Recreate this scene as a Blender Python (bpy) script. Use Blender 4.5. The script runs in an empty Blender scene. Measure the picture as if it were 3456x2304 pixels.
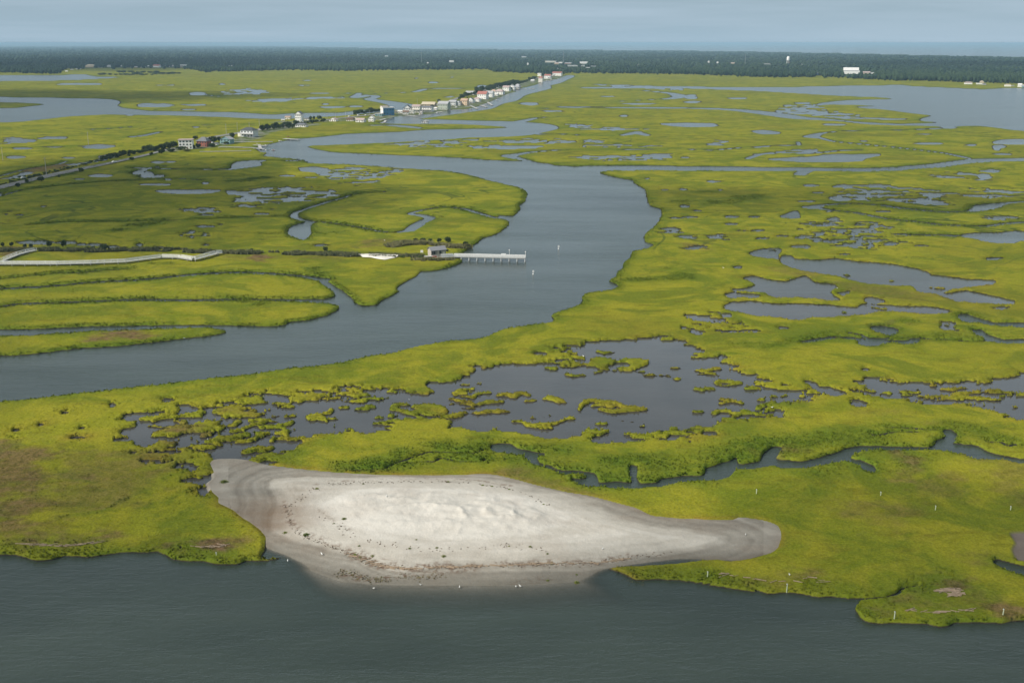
import bpy, math, random
import numpy as np
C = bpy.context.scene.collection
SC = bpy.context.scene
R = math.radians
random.seed(7)
RNG = np.random.default_rng(11)

# ------------------------------------------------------------------ camera, sky, sun, exposure
CAM_H = 110.0
PITCH = R(15.09)
FPX = 3736.0                      # focal length in pixels of the 3456 px wide photograph
cd = bpy.data.cameras.new('camera')
cd.sensor_width = 36.0
cd.lens = 36.0 * FPX / 3456.0
cd.clip_start = 1.0
cd.clip_end = 200000.0
cam = bpy.data.objects.new('camera', cd)
C.objects.link(cam)
cam.location = (0, 0, CAM_H)
cam.rotation_euler = (math.pi / 2 - PITCH, 0, 0)
SC.camera = cam

SUN_EL, SUN_AZ = R(40), R(247)     # azimuth clockwise from +Y: light comes from the left, a touch behind the camera
w = bpy.data.worlds.new('World')
SC.world = w
w.use_nodes = True
nt = w.node_tree
nt.nodes.clear()
N = nt.nodes.new
L = nt.links.new
sky = N('ShaderNodeTexSky')
sky.sky_type = 'NISHITA'
sky.sun_disc = False
sky.sun_elevation = SUN_EL
sky.sun_rotation = SUN_AZ
sky.altitude = 100
sky.air_density = 1.0
sky.dust_density = 1.0
sky.ozone_density = 2.0
tc = N('ShaderNodeTexCoord')
mp = N('ShaderNodeMapping')
mp.inputs['Scale'].default_value = (1.6, 1.6, 26.0)
L(tc.outputs['Generated'], mp.inputs['Vector'])
n1 = N('ShaderNodeTexNoise')
n1.inputs['Scale'].default_value = 2.2
n1.inputs['Detail'].default_value = 7
n1.inputs['Roughness'].default_value = 0.55
n1.inputs['Distortion'].default_value = 0.4
L(mp.outputs[0], n1.inputs['Vector'])
rmp = N('ShaderNodeValToRGB')
rmp.color_ramp.elements[0].position = 0.42
rmp.color_ramp.elements[1].position = 0.72
L(n1.outputs[0], rmp.inputs[0])
# thin high overcast over the blue: a grey-blue veil with paler streaks
veil = N('ShaderNodeMixRGB')
veil.inputs[0].default_value = 0.88
sepd = N('ShaderNodeSeparateXYZ'); L(tc.outputs['Generated'], sepd.inputs[0])
vr = N('ShaderNodeValToRGB'); L(sepd.outputs['Z'], vr.inputs[0])
vr.color_ramp.elements[0].position = 0.0; vr.color_ramp.elements[0].color = (.258, .375, .475, 1)
vr.color_ramp.elements[1].position = 0.5; vr.color_ramp.elements[1].color = (.140, .180, .195, 1)
e_ = vr.color_ramp.elements.new(.05); e_.color = (.212, .292, .362, 1)
e_ = vr.color_ramp.elements.new(.17); e_.color = (.560, .650, .705, 1)
vk = N('ShaderNodeVectorMath'); vk.operation = 'SCALE'; vk.inputs['Scale'].default_value = 10.0
L(vr.outputs[0], vk.inputs[0]); L(vk.outputs[0], veil.inputs[2])
L(sky.outputs[0], veil.inputs[1])
cl = N('ShaderNodeMixRGB')
cl.inputs[2].default_value = (3.3, 4.2, 5.0, 1)
clf = N('ShaderNodeMath'); clf.operation = 'MULTIPLY'; clf.inputs[1].default_value = 0.7
L(rmp.outputs[0], clf.inputs[0])
L(clf.outputs[0], cl.inputs[0])
L(veil.outputs[0], cl.inputs[1])
bg = N('ShaderNodeBackground')
bg.inputs[1].default_value = 0.10
L(cl.outputs[0], bg.inputs[0])
ow = N('ShaderNodeOutputWorld')
L(bg.outputs[0], ow.inputs[0])

sl = bpy.data.lights.new('sun', 'SUN')
sl.energy = 3.75
sl.angle = R(0.6)
sl.color = (1.0, 0.94, 0.84)
sun = bpy.data.objects.new('sun', sl)
C.objects.link(sun)
from mathutils import Vector, Matrix
sdir = Vector((math.sin(SUN_AZ) * math.cos(SUN_EL), math.cos(SUN_AZ) * math.cos(SUN_EL), math.sin(SUN_EL)))
sun.rotation_euler = sdir.to_track_quat('Z', 'Y').to_euler()
sun.location = sdir * 3000

vs = SC.view_settings
vs.view_transform = 'Standard'
vs.look = 'None'
vs.gamma = 1
vs.exposure = 0.42
SC.cycles.max_bounces = 6
SC.cycles.volume_bounces = 0
SC.cycles.transparent_max_bounces = 12
SC.cycles.caustics_reflective = False
SC.cycles.caustics_refractive = False

# ------------------------------------------------------------------ helpers
ST, CT = math.sin(PITCH), math.cos(PITCH)
def ground(px, py, z=0.0):
    """photo pixel -> point where that line of sight meets the level z (real ground position)"""
    px = np.asarray(px, float); py = np.asarray(py, float)
    sx = (px - 1728) / FPX; sy = (1152 - py) / FPX
    dz = -ST + sy * CT
    t = (z - CAM_H) / dz
    return sx * t, (CT + sy * ST) * t, t
def tag(o, label=None, cat=None, group=None, kind=None):
    if label: o['label'] = label
    if cat: o['category'] = cat
    if group: o['group'] = group
    if kind: o['kind'] = kind
    return o
def np_mesh(name, co, faces, mat, smooth=True, parent=None):
    """co (n,3), faces (m,k) with k 3 or 4"""
    me = bpy.data.meshes.new(name)
    co = np.ascontiguousarray(co, dtype=np.float32)
    faces = np.ascontiguousarray(faces, dtype=np.int32)
    m, k = faces.shape
    me.vertices.add(len(co)); me.vertices.foreach_set('co', co.ravel())
    me.loops.add(m * k); me.loops.foreach_set('vertex_index', faces.ravel())
    me.polygons.add(m)
    me.polygons.foreach_set('loop_start', np.arange(0, m * k, k, dtype=np.int32))
    me.update(calc_edges=True)
    if smooth:
        me.polygons.foreach_set('use_smooth', np.ones(m, dtype=bool))
    if mat: me.materials.append(mat)
    o = bpy.data.objects.new(name, me)
    C.objects.link(o)
    if parent: o.parent = parent
    return o
def vattr(o, name, arr):
    a = o.data.attributes.new(name, 'FLOAT', 'POINT')
    a.data.foreach_set('value', np.ascontiguousarray(arr, dtype=np.float32))
def _h(ix, iy, s):
    n = (ix * 374761393 + iy * 668265263 + s * 974634777) & 0x7fffffff
    n = ((n ^ (n >> 13)) * 1274126177) & 0x7fffffff
    n = ((n ^ (n >> 16)) * 668265263) & 0x7fffffff
    return (n & 0xffff) / 65535.0
def vnoise(x, y, s=0):
    xi = np.floor(x).astype(np.int64); yi = np.floor(y).astype(np.int64)
    fx = x - xi; fy = y - yi
    fx = fx * fx * fx * (fx * (fx * 6 - 15) + 10); fy = fy * fy * fy * (fy * (fy * 6 - 15) + 10)
    a = _h(xi, yi, s); b = _h(xi + 1, yi, s); c = _h(xi, yi + 1, s); d = _h(xi + 1, yi + 1, s)
    return (a + (b - a) * fx) * (1 - fy) + (c + (d - c) * fx) * fy
def fbm(x, y, s=0, o=4, g=0.5):
    v = 0; a = 1; t = 0
    for i in range(o):
        v = v + a * (vnoise(x * 2 ** i + 17.3 * i, y * 2 ** i - 9.1 * i, s + i) * 2 - 1); t += a; a *= g
    return v / t
def sstep(a, b, x):
    t = np.clip((x - a) / (b - a), 0, 1)
    return t * t * (3 - 2 * t)

# photo tiles the outlines were read in: (x0, y0, scale)
q = 1152 / 2352
TILE = dict(A=(0, 100, q), B=(1152, 100, q), C=(2304, 100, q), D=(0, 650, q), E=(1152, 650, q), F=(2304, 650, q),
            G=(0, 1300, q), H=(1152, 1100, q), I=(2304, 1200, q), J=(2304, 1700, q), K=(600, 1500, 2104 / 2352),
            L=(300, 1250, 900 / 2352), M=(1700, 500, 900 / 2352), N=(560, 500, 900 / 2352), S=(0, 0, 1.0),
            Z2=(560, 400, 500 / 2352), Z3=(950, 350, 500 / 2352), Z4=(1350, 280, 400 / 2352), Z5=(1600, 220, 400 / 2352),
            W=(0, 800, 800 / 2352), P=(1380, 780, 480 / 2352), V=(200, 190, 600 / 2352), U=(1700, 130, 600 / 2352),
            T=(2500, 160, 500 / 2352), X=(3156, 240, 300 / 2352), Y=(0, 450, 640 / 2352), O=(700, 1540, 800 / 2352))
def PT(s):
    """'A 1,2 3,4 B 5,6' -> photo pixels"""
    out = []; t = TILE['S']
    for w_ in s.split():
        if w_ in TILE: t = TILE[w_]; continue
        a, b = w_.split(',')
        out.append((t[0] + float(a) * t[2], t[1] + float(b) * t[2]))
    return np.array(out)
def catmull(p, closed, step=7.0):
    n = len(p); out = []
    for i in range(n if closed else n - 1):
        if closed: p0, p1, p2, p3 = p[i - 1], p[i], p[(i + 1) % n], p[(i + 2) % n]
        else: p0, p1, p2, p3 = p[max(i - 1, 0)], p[i], p[i + 1], p[min(i + 2, n - 1)]
        k = max(1, int(np.hypot(*(p2 - p1)) / step))
        for j in range(k):
            t = j / k; t2 = t * t; t3 = t2 * t
            c = 0.5 * ((2 * p1) + (p2 - p0) * t + (2 * p0 - 5 * p1 + 4 * p2 - p3) * t2 + (3 * p1 - p0 - 3 * p2 + p3) * t3)
            out.append(c * 0.6 + (p1 + (p2 - p1) * t) * 0.4)
    if not closed: out.append(p[-1])
    return np.array(out)
# ------------------------------------------------------------------ terrain lattice: dense near the camera, coarser with distance
rows_py = np.concatenate([np.arange(156, 1000, 2.7), np.arange(1000, 2720, 4.0)])
cols_px = np.arange(-560, 4020, 4.3)
NR, NC = len(rows_py), len(cols_px)
PXg, PYg = np.meshgrid(cols_px, rows_py)
GX, GY, GT = ground(PXg, PYg)
GD = np.hypot(GX, GY)
cell = np.maximum(np.abs(np.gradient(GY, axis=0)), 0.3)
BIG = 60.0

def roughen(p, amp, seed):
    """natural raggedness: world-space noise on an outline (amp metres, grows with distance)"""
    if amp <= 0: return p
    x, y, t = ground(p[:, 0], p[:, 1])
    k = np.maximum(1.0, t / 350.0)
    x2 = x + amp * k * (1.5 * fbm(x / (14 * k), y / (14 * k), seed, 4, 0.6))
    y2 = y + amp * k * (1.5 * fbm(x / (14 * k) + 31, y / (14 * k) + 7, seed + 5, 4, 0.6))
    d = y2 * CT + CAM_H * ST
    u_ = y2 * ST - CAM_H * CT
    return np.stack([1728 + FPX * x2 / d, 1152 - FPX * u_ / d], 1)
def seg_dist(D, p, closed, width=None, mr=16, mc=34):
    """lower D (metres) around the chain p of photo pixels"""
    n = len(p)
    ax, ay, _ = ground(p[:, 0], np.maximum(p[:, 1], 150))
    for i in range(n if closed else n - 1):
        j = (i + 1) % n
        r0 = np.searchsorted(rows_py, min(p[i, 1], p[j, 1])) - mr; r1 = np.searchsorted(rows_py, max(p[i, 1], p[j, 1])) + mr
        c0 = int((min(p[i, 0], p[j, 0]) - cols_px[0]) / 4.3) - mc; c1 = int((max(p[i, 0], p[j, 0]) - cols_px[0]) / 4.3) + mc
        r0 = max(r0, 0); c0 = max(c0, 0); r1 = min(r1, NR); c1 = min(c1, NC)
        if r0 >= r1 or c0 >= c1: continue
        X = GX[r0:r1, c0:c1]; Y = GY[r0:r1, c0:c1]
        dx, dy = ax[j] - ax[i], ay[j] - ay[i]
        t = np.clip(((X - ax[i]) * dx + (Y - ay[i]) * dy) / (dx * dx + dy * dy + 1e-9), 0, 1)
        d = np.hypot(X - ax[i] - t * dx, Y - ay[i] - t * dy)
        if width is not None: d = d - (width[i] + (width[j] - width[i]) * t) / 2
        b = D[r0:r1, c0:c1]
        np.minimum(b, d, out=b)
def inside(p):
    m = np.zeros((NR, NC), bool); n = len(p)
    for i in range(n):
        j = (i + 1) % n
        (x1, y1), (x2, y2) = p[i], p[j]
        if y1 == y2: continue
        if y1 > y2: x1, y1, x2, y2 = x2, y2, x1, y1
        for r in range(np.searchsorted(rows_py, y1), np.searchsorted(rows_py, y2)):
            x = x1 + (x2 - x1) * (rows_py[r] - y1) / (y2 - y1)
            c = np.searchsorted(cols_px, x)
            m[r, c:] ^= True
    return m
_seed = [100]
def poly(s, amp=1.0, smooth=True):
    p = PT(s) if isinstance(s, str) else np.asarray(s, float)
    _seed[0] += 13
    if smooth: p = catmull(p, True)
    return roughen(p, amp, _seed[0])
def sdf(p):
    D = np.full((NR, NC), BIG)
    seg_dist(D, p, True)
    m = inside(p)
    return np.where(m, -D, D)
def line(s, w, amp=0.6):
    """open chain with a width (metres, one value or one per point)"""
    p0 = PT(s)
    if np.isscalar(w): w = [w] * len(p0)
    p = catmull(p0, False)
    L0 = np.concatenate([[0], np.cumsum(np.hypot(*np.diff(p0, axis=0).T))]); L1 = np.concatenate([[0], np.cumsum(np.hypot(*np.diff(p, axis=0).T))])
    ww = np.interp(L1 / L1[-1], L0 / L0[-1], w)
    _seed[0] += 13
    p = roughen(p, amp, _seed[0])
    D = np.full((NR, NC), BIG)
    seg_dist(D, p, False, ww)
    return D
def blob(s):
    """'T x,y,rx,ry ...' small rounded pools"""
    out = []; t = TILE['S']
    for w_ in s.split():
        if w_ in TILE: t = TILE[w_]; continue
        x, y, rx, ry = map(float, w_.split(','))
        a = np.linspace(0, 2 * math.pi, 16, endpoint=False)
        k = 1 + 0.22 * RNG.standard_normal(16) * 0.8
        out.append(np.stack([t[0] + (x + rx * np.cos(a) * k) * t[2], t[1] + (y + ry * np.sin(a) * k) * t[2]], 1))
    return out

# ---- tidal channels and bays (outlines of open water)
river = ("D -900,1500 0,1432 340,1395 600,1368 860,1335 1150,1305 1520,1265 1750,1240 2000,1205 2352,1165 E 170,1125 350,1095 700,1020 950,990 "
 "1160,925 1320,905 1470,885 1480,876 1455,840 1560,800 1645,765 1662,745 1650,720 1700,688 1850,670 1895,645 1836,610 1880,580 1890,545 1935,515 "
 "1928,490 1990,440 1995,405 2140,365 2075,345 2068,290 2100,262 2165,220 2190,180 2203,150 2195,115 2120,100 2090,70 2080,0 "
 "B 2075,1105 2000,1062 1995,1042 1880,1018 1770,985 1810,974 2000,970 2352,967 C 400,968 800,970 1000,972 1500,971 1650,958 1800,945 1950,922 "
 "2150,905 2352,900 3300,880 3300,868 2352,885 2200,888 2000,893 1850,910 1700,930 1500,948 1200,955 800,953 400,945 0,942 "
 "B 2000,938 1700,940 1600,945 1480,938 1430,925 1330,918 1280,908 1130,905 900,890 600,875 300,862 0,850 A 2200,828 2130,812 2123,803 2180,794 2352,789 "
 "B 200,780 400,770 700,755 900,740 1100,735 1200,730 1300,722 1400,705 1500,680 1480,665 1400,650 1200,635 1000,630 800,625 600,620 490,619 "
 "560,608 750,585 900,565 1030,545 1120,505 1200,490 1260,455 1320,435 1450,405 1440,385 1500,370 1560,345 1610,320 1555,318 "
 "1500,340 1400,358 1330,385 1250,405 1180,425 1110,465 1050,490 960,530 880,548 760,555 640,580 500,590 380,600 320,615 290,640 "
 "300,644 600,646 850,650 1000,656 1165,669 1120,680 900,686 600,691 400,706 200,713 0,722 "
 "A 2352,726 2150,748 2050,755 1960,772 1870,790 1800,800 1760,815 1780,835 1850,848 1812,868 1900,875 2050,890 2165,906 2130,916 2352,926 "
 "B 200,936 500,955 700,970 900,1000 1050,1040 1180,1075 1240,1098 1268,1130 1252,1165 1262,1180 E 1255,60 1213,90 1228,112 1200,140 1182,163 1085,160 1120,178 "
 "1145,190 1157,215 1120,252 1060,290 980,315 960,342 900,380 850,408 820,440 835,478 750,515 640,545 560,550 530,580 470,610 390,642 372,660 395,678 330,715 "
 "270,745 240,775 130,782 90,762 55,720 0,680 D 2225,598 2205,606 2260,650 2316,702 2300,716 2190,746 2290,758 2337,785 2320,812 2250,845 2150,876 2000,897 "
 "1960,917 1860,926 1650,922 1400,918 1000,916 600,926 200,940 0,944 -900,960 -900,990 0,982 300,967 700,946 1000,932 1330,923 1500,930 1572,958 1500,985 1300,1005 1100,1025 800,1060 "
 "500,1080 130,1122 0,1127 -900,1190")
bay_l = ("A -900,440 0,466 200,470 430,472 700,480 810,500 770,522 830,540 920,552 1000,562 1200,565 1500,568 1700,574 1880,588 2020,579 2200,575 2352,572 "
 "B 90,562 180,552 250,565 100,580 0,588 A 2150,600 1990,612 1860,612 1730,608 1550,598 1300,590 1000,586 700,584 500,595 350,610 150,630 0,637 -900,680 -900,560 0,545 200,530 320,515 150,501 0,498 -900,500")
bay_l2 = "A -900,300 0,318 350,314 600,311 640,320 690,327 830,331 600,343 300,351 0,356 -900,370"
bay_r = ("C -700,397 0,393 250,398 700,398 1000,391 1300,388 1500,382 1600,392 1850,403 2000,411 2080,413 2200,406 2352,405 3400,390 3400,760 2352,695 2200,676 2050,660 1880,664 "
 "1850,682 1800,668 1700,661 1500,657 1300,652 1100,630 900,618 750,610 600,590 450,570 300,552 0,543 B 1500,536 1500,532 C 0,538 300,545 550,563 700,580 850,603 1000,615 1250,640 1500,650 "
 "1880,640 1700,632 1650,620 1745,592 1600,575 1400,550 1210,536 1385,525 1200,518 1000,513 940,524 960,508 1100,492 1250,485 1465,481 1400,468 1300,463 1100,455 800,437 600,425 300,413 0,403 -700,404")
creek_near = ("I 0,836 130,830 155,800 150,780 230,758 350,720 365,708 380,745 430,752 545,725 560,680 620,632 685,634 640,690 650,715 740,728 830,736 950,705 1080,665 "
 "1120,645 1240,622 1500,630 1700,632 1738,610 1745,588 1818,562 1795,520 1850,515 1888,556 1840,600 1940,615 2035,630 2100,668 2352,716 3300,760 3300,790 2352,732 2200,702 2030,707 1930,670 1740,640 1500,641 1280,641 1170,670 "
 "1143,708 1230,735 1310,770 1325,798 1255,785 1200,742 1130,720 1060,725 900,760 800,766 700,765 620,745 480,770 360,776 310,820 240,847 100,857 0,862 "
 "H 2200,1097 1900,1103 1790,1097 1700,1096 1640,1082 1585,1052 1640,1060 1690,1050 1697,1020 1600,1012 1520,1013 1470,982 1400,960 1320,947 1290,920 1262,893 1310,892 1345,905 1362,948 "
 "1450,965 1512,998 1640,1003 1740,1018 1762,1050 1772,1084 1900,1073 2005,1078 1998,1000 1998,962 2042,972 2035,1050 2062,1086 2170,1086 2212,1060 2352,1042")
creeks = [
 ("N 1950,382 1700,400 1560,440 1440,470 1330,505 1240,535 1150,570 1130,600 1190,632 1290,650 1400,652 1600,680 1750,705 1900,735 2020,742 2150,725", [0.55, 0.83, 1.65, 2.2, 3.3, 2.2, 3.85, 4.95, 3.85, 2.75, 1.38, 1.38, 1.65, 1.65, 1.65, 3.85]),
 ("N 2150,725 2215,680 2290,640 2340,615 2250,590 2150,580 E 520,150 470,143 560,122 700,100 850,112 950,142 1050,168 1150,180", [4.95, 6.6, 4.95, 5.5, 4.4, 2.75, 1.65, 1.38, 1.1, 1.1, 3.3, 3.85, 2.2, 2.75]),
 ("N 1290,655 1230,670 1190,700 1180,750 1215,800", [3.3, 7.7, 12.1, 13.2, 3.3]),
 ("N 1300,120 1200,112 900,105 720,125 700,150 600,182 450,190 300,185 0,182 A 900,950", [3, 3, 2.5, 22, 26, 8, 2.5, 2.5, 2.5, 2.5]),
 ("A 1140,940 1000,955 935,985 970,992 1010,978 1000,1010 1050,1012 1090,1002", [2, 3, 8, 14, 3, 12, 16, 6]),
 ("B 1340,918 1250,895 1190,880 1150,868 1210,858 1310,843 1500,830 1800,828 2100,825 2352,822 C 200,830 400,812 500,810 600,800 800,795 790,775", [3, 5, 10, 14, 8, 5, 2.5, 2.5, 2.5, 2.5, 3, 2.5, 5, 2.5, 2.5, 2.5]),
 ("B 1230,632 1290,620 1350,608 1500,600", [12, 10, 4, 2]),
 ("B 1300,722 1500,720 1700,730 1930,728 2040,710 2120,728", [3, 3, 3, 4, 12, 6]),
 ("C 1850,676 1600,690 1400,695 1100,700 960,714 890,738 950,745 1050,770 1200,785 1500,815 1800,850 1980,888", [10, 4, 3, 3, 4, 16, 4, 3, 4, 3, 3, 3]),
 ("C 500,860 700,850 900,852 1100,832 1230,830", 3),
 ("C 820,997 835,985 870,975", [10, 9, 6]),
 ("F 780,130 740,165", [3, 12]),
 ("F 860,98 900,102 950,85 1150,75 1350,84 1450,97 1600,115 1750,131 1950,131 2040,118 2100,98 2200,78 2352,62 2700,50", [8, 10, 4, 2.5, 2.5, 5, 4, 3, 3, 10, 16, 6, 3, 3]),
 ("F 930,106 1050,125 1200,140 1400,180 1650,205 1800,225 2080,232 2200,215 2352,205", [4, 2.5, 2.5, 2.5, 3, 2.5, 2.5, 2.5, 2.5]),
 ("F 1550,290 1700,293 1900,297", [2, 3, 4]),
 ("D -300,680 0,663 300,650 600,622 1000,600 1300,567 1600,550 1800,555 2000,570 2100,580 2230,600", [1.5, 2, 2.5, 2, 2, 2, 2, 2, 2, 3, 5]),
 ("D -300,620 0,600 250,572 450,556 560,560 700,540 880,530", 1.6),
 ("D -300,800 0,785 150,765 500,757 900,740 1300,742 1700,735 2000,745 2200,746", [1.6, 1.6, 1.6, 1.6, 1.6, 1.6, 1.6, 2, 4]),
 ("D 200,225 430,205 750,201 1050,197 1350,186 1700,172 2000,165", 1.6),
 ("D 0,0 A 0,1150 150,1108 400,1077 700,1050 950,1040 1200,1027 1400,1040", 2.0),
 ("F 820,1030 1020,1000 1150,1000 1290,1022 1300,1045", [1.2, 1.2, 1.2, 2, 5]),
 ("F 1290,1038 1340,1030 1420,1025 1540,1030 1620,1012", [7, 5, 2, 3.5, 1]),
 ("F 1360,935 1400,945 1420,970", [6, 9, 3]),
 ("F 1940,850 1990,875 2060,885 2150,905 2352,915 2700,930", [5, 8, 4, 2, 6, 6]),
 ("F 2040,955 2080,985 2160,1015 2230,1030 2352,1020", [4, 3, 5, 3, 3]),
 ("F 1150,968 1230,985 1300,1010 1500,1005 1700,1012 2000,1030 2140,1030", 1.2),
 ("H 1060,825 1110,835 1165,850 1290,875 1400,885", [2.5, 6, 4, 2.5, 1]),
 ("H 80,1003 300,990 400,945 520,905 640,870 900,885 1000,855 1060,845", 0.7),
 ("H 460,945 640,938 700,915 800,940 980,945 1000,925", 0.5),
 ("I 1290,540 1330,555 1450,535 1620,530", 0.8), ("I 1420,500 1560,505 1780,515", 0.8),
 ("I 2300,620 2250,630 2200,605 2110,600", 0.8),
 ("J 2700,520 2352,465 2250,435 2170,405", [6, 4, 3, 2]),
 ("J 1180,670 1280,665 1400,655 1480,630 1520,590 1640,565", [1.5, .6, .5, .5, .4, .4]),
 ("A 600,690 780,680 930,668", 3), ("A 900,740 1000,728 1110,705", [8, 5, 4]), ("A 0,818 400,808 700,800", 3.5),
 ("A 0,1010 200,960 400,930 480,905", 2.5), ("A 1750,655 1400,660", 2),
 ("A 1340,440 1500,462 1800,465 2352,462 B 300,440 500,430 600,408 900,405 1000,390", [6, 3, 3, 3, 3, 12, 12, 4, 6]),
 ("B 40,440 130,438 90,470 180,455 260,460 200,480 330,500 420,520 440,550", [8, 10, 18, 26, 12, 20, 30, 40, 30]),
 ("B 0,585 100,572 250,570", 6),
 ("B 1700,374 1900,386 2100,389 2352,397", [8, 12, 14, 20]),
 ("B 1850,498 2000,492 2150,483 2280,475 2345,460 2280,440 2130,425 1990,418", [6, 6, 8, 16, 30, 18, 14, 6]),
 ("B 480,618 430,628 380,626 300,642", [18, 30, 30, 12]),
 ("B 1300,548 1520,540 1900,535 2352,538", [2, 5, 6, 8]),
 ("B 160,662 320,658 450,668 560,680", [3, 10, 14, 5]),
 ("M 2150,92 2250,55 2352,40", [4, 3, 3]),
]
# ---- clear pools
pools = [
 "F 450,420 530,395 650,385 682,400 648,430 662,455 560,443",
 "F 680,470 697,437 740,438 765,460 900,465 1060,458 1250,480 1450,495 1600,520 1680,550 1720,570 1950,595 2145,606 2130,625 2000,640 1962,670 2050,695 2200,725 2310,748 2300,765 2150,755 1900,745 1800,710 1755,690 1620,672 1570,637 1400,632 1250,615 1100,582 1050,562 940,552 830,527 720,497",
 "F 390,585 480,577 560,595 700,615 780,600 830,580 862,597 900,620 1050,640 1062,655 1000,670 1010,700 1085,742 950,732 800,713 650,718 590,697 570,680 400,677 345,668 500,645 502,620 440,600",
 "F 298,702 360,690 520,709 480,720 320,717",
 "F 320,790 360,757 480,749 600,765 900,770 1200,790 1230,772 1300,772 1500,780 1700,790 1855,818 1700,823 1400,808 1330,812 1200,832 1050,846 900,850 800,866 650,850 500,836 380,812",
 "F 1915,302 2000,280 2200,278 2290,262 2352,268 2900,275 2900,360 2352,330 2290,345 2150,344 2000,315",
 "F 1060,690 1160,680 1100,708", "F 1265,735 1310,722 1395,745 1320,758",
 "A 1075,1112 1150,1104 1350,1102 1515,1106 1450,1122 1300,1130 1180,1128",
 "C 600,893 760,880 900,880 960,872 1000,862 1150,860 1335,860 1250,885 1220,905 1000,912 750,905",
 "C 1150,760 0,650 0,650" if False else "C -160,648 0,645 200,645 250,665 100,668 -60,664",
 "C 1015,1162 1050,1150 1130,1155 1175,1172 1100,1180",
 "C 2140,780 2200,760 2352,755 2800,750 2800,790 2352,790 2200,787",
 "C 2140,800 2190,795 2230,805 2180,815 2175,830 2150,825",
 "C 460,700 560,694 690,714 560,717",
 "L 255,540 320,515 400,505 500,490 600,510 690,520 640,580 580,635 520,655 440,645 390,620 350,570",
 "L 1010,350 1070,332 1130,350 1070,365", "L 790,345 860,322 950,330 880,360 800,362", "L 590,455 660,435 760,432 720,458 620,470",
 "L 1540,230 1640,205 1730,220 1780,265 1690,260 1600,262", "L 1470,305 1560,292 1640,305 1560,325",
 "E 120,-900 121,-900 121,-901" if False else "I 1150,315 1210,310 1270,340 1220,345",
 "I 860,178 900,184 960,213 1040,226 1140,258 1030,266 945,232",
 "N 1175,175 1300,165 1420,180 1400,205 1250,208 1190,195",
]
blobs = ("A 520,375,150,6 1150,382,90,3 1525,377,25,5 1360,442,55,11 1075,523,125,12 1330,520,80,5 1290,553,50,5 1880,485,110,8 1350,672,18,4 370,748,90,8 120,765,110,9 "
 "160,820,60,6 100,880,55,8 465,884,50,4 740,875,40,10 680,808,85,13 680,1007,72,8 555,1030,30,4 1010,1068,55,6 1120,1068,50,6 1095,915,35,5 1185,912,30,4 1410,1058,18,6 1160,1033,22,4 "
 "2200,440,60,3 2120,350,30,3 2090,386,35,4 2290,535,90,6 2240,515,12,4 900,590,20,3 "
 "B 515,338,30,4 620,366,35,6 980,392,40,7 1300,512,55,9 1950,595,15,5 2040,712,30,8 790,465,60,6 1450,562,80,4 1840,462,40,3 2060,512,120,4 760,330,20,3 1640,660,25,5 100,530,60,5 "
 "C 60,470,35,8 70,500,60,6 390,475,65,3 1040,655,75,6 730,568,60,4 960,580,60,7 200,1047,50,7 885,1075,40,5 950,1123,35,4 1680,785,90,5 1980,797,40,5 2210,860,45,5 1250,770,20,5 1290,612,80,3 1450,618,90,4 1650,722,50,3 20,883,20,3 2070,1012,50,18 2120,975,70,12 60,455,25,5 480,812,20,4 860,1183,45,4 250,1105,12,3 "
 "F 20,95,18,7 120,126,40,5 60,170,55,5 340,168,40,5 475,168,45,5 345,217,35,4 420,262,40,5 510,263,42,5 60,312,60,6 215,313,55,6 90,383,50,7 255,292,25,4 555,317,32,5 690,301,45,5 820,374,65,8 950,290,35,6 920,320,40,9 1035,346,25,5 1040,184,35,9 955,223,50,5 1220,222,35,7 1210,262,45,6 1320,235,30,8 1440,353,45,9 1120,427,35,7 1095,278,30,4 390,516,28,10 2145,455,55,8 1395,132,45,4 1770,73,35,5 1290,370,35,5 1630,368,50,6 805,313,18,4 1000,130,20,4 90,320,12,5 960,262,14,3 1200,365,22,5 2140,180,40,4 2350,925,40,8 2200,795,60,10 1200,1218,1,1 680,933,28,4 1250,97,1,1 "
 "M 1480,715,90,13 1470,745,100,6 1275,270,28,5 1415,368,30,5 1580,367,28,6 1610,515,22,7 E 2300,176,35,5 "
 "N 350,692,80,9 490,673,30,4 215,750,40,7 230,788,25,7 355,855,22,6 830,580,75,6 360,590,50,5 440,560,60,6 1290,860,1,1 1350,858,70,8 800,445,1,1 940,540,20,4 1040,243,40,5 1110,245,22,4 1270,260,60,4 1610,172,60,5 "
 "G 110,310,22,8 540,367,35,4 100,360,30,5 770,140,18,12 1150,100,30,8 280,270,10,5 450,190,10,3 1130,110,18,6 560,295,10,3 1245,1125,8,10 1430,650,40,10 1415,735,45,14 1400,755,30,10 G 1325,585,30,16 1330,620,15,10 "
 "H 1380,192,40,10 1170,1222,1,1 1930,775,75,16 2245,786,55,4 J 840,700,1,1 I 1250,97,16,4 200,540,50,8 40,592,28,5 K 130,150,25,20 95,178,20,8 330,70,30,7 340,72,25,5 "
 "M 1190,700,1,1 D 70,130,20,5 40,150,25,6 130,155,18,3 300,97,18,3 60,205,8,3 M 1905,1060,1,1 D 660,360,60,9 200,345,70,10 300,345,60,12 470,345,55,12 560,360,30,8 770,375,50,6 960,362,20,8 1100,380,30,6 1420,360,18,4")
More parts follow.
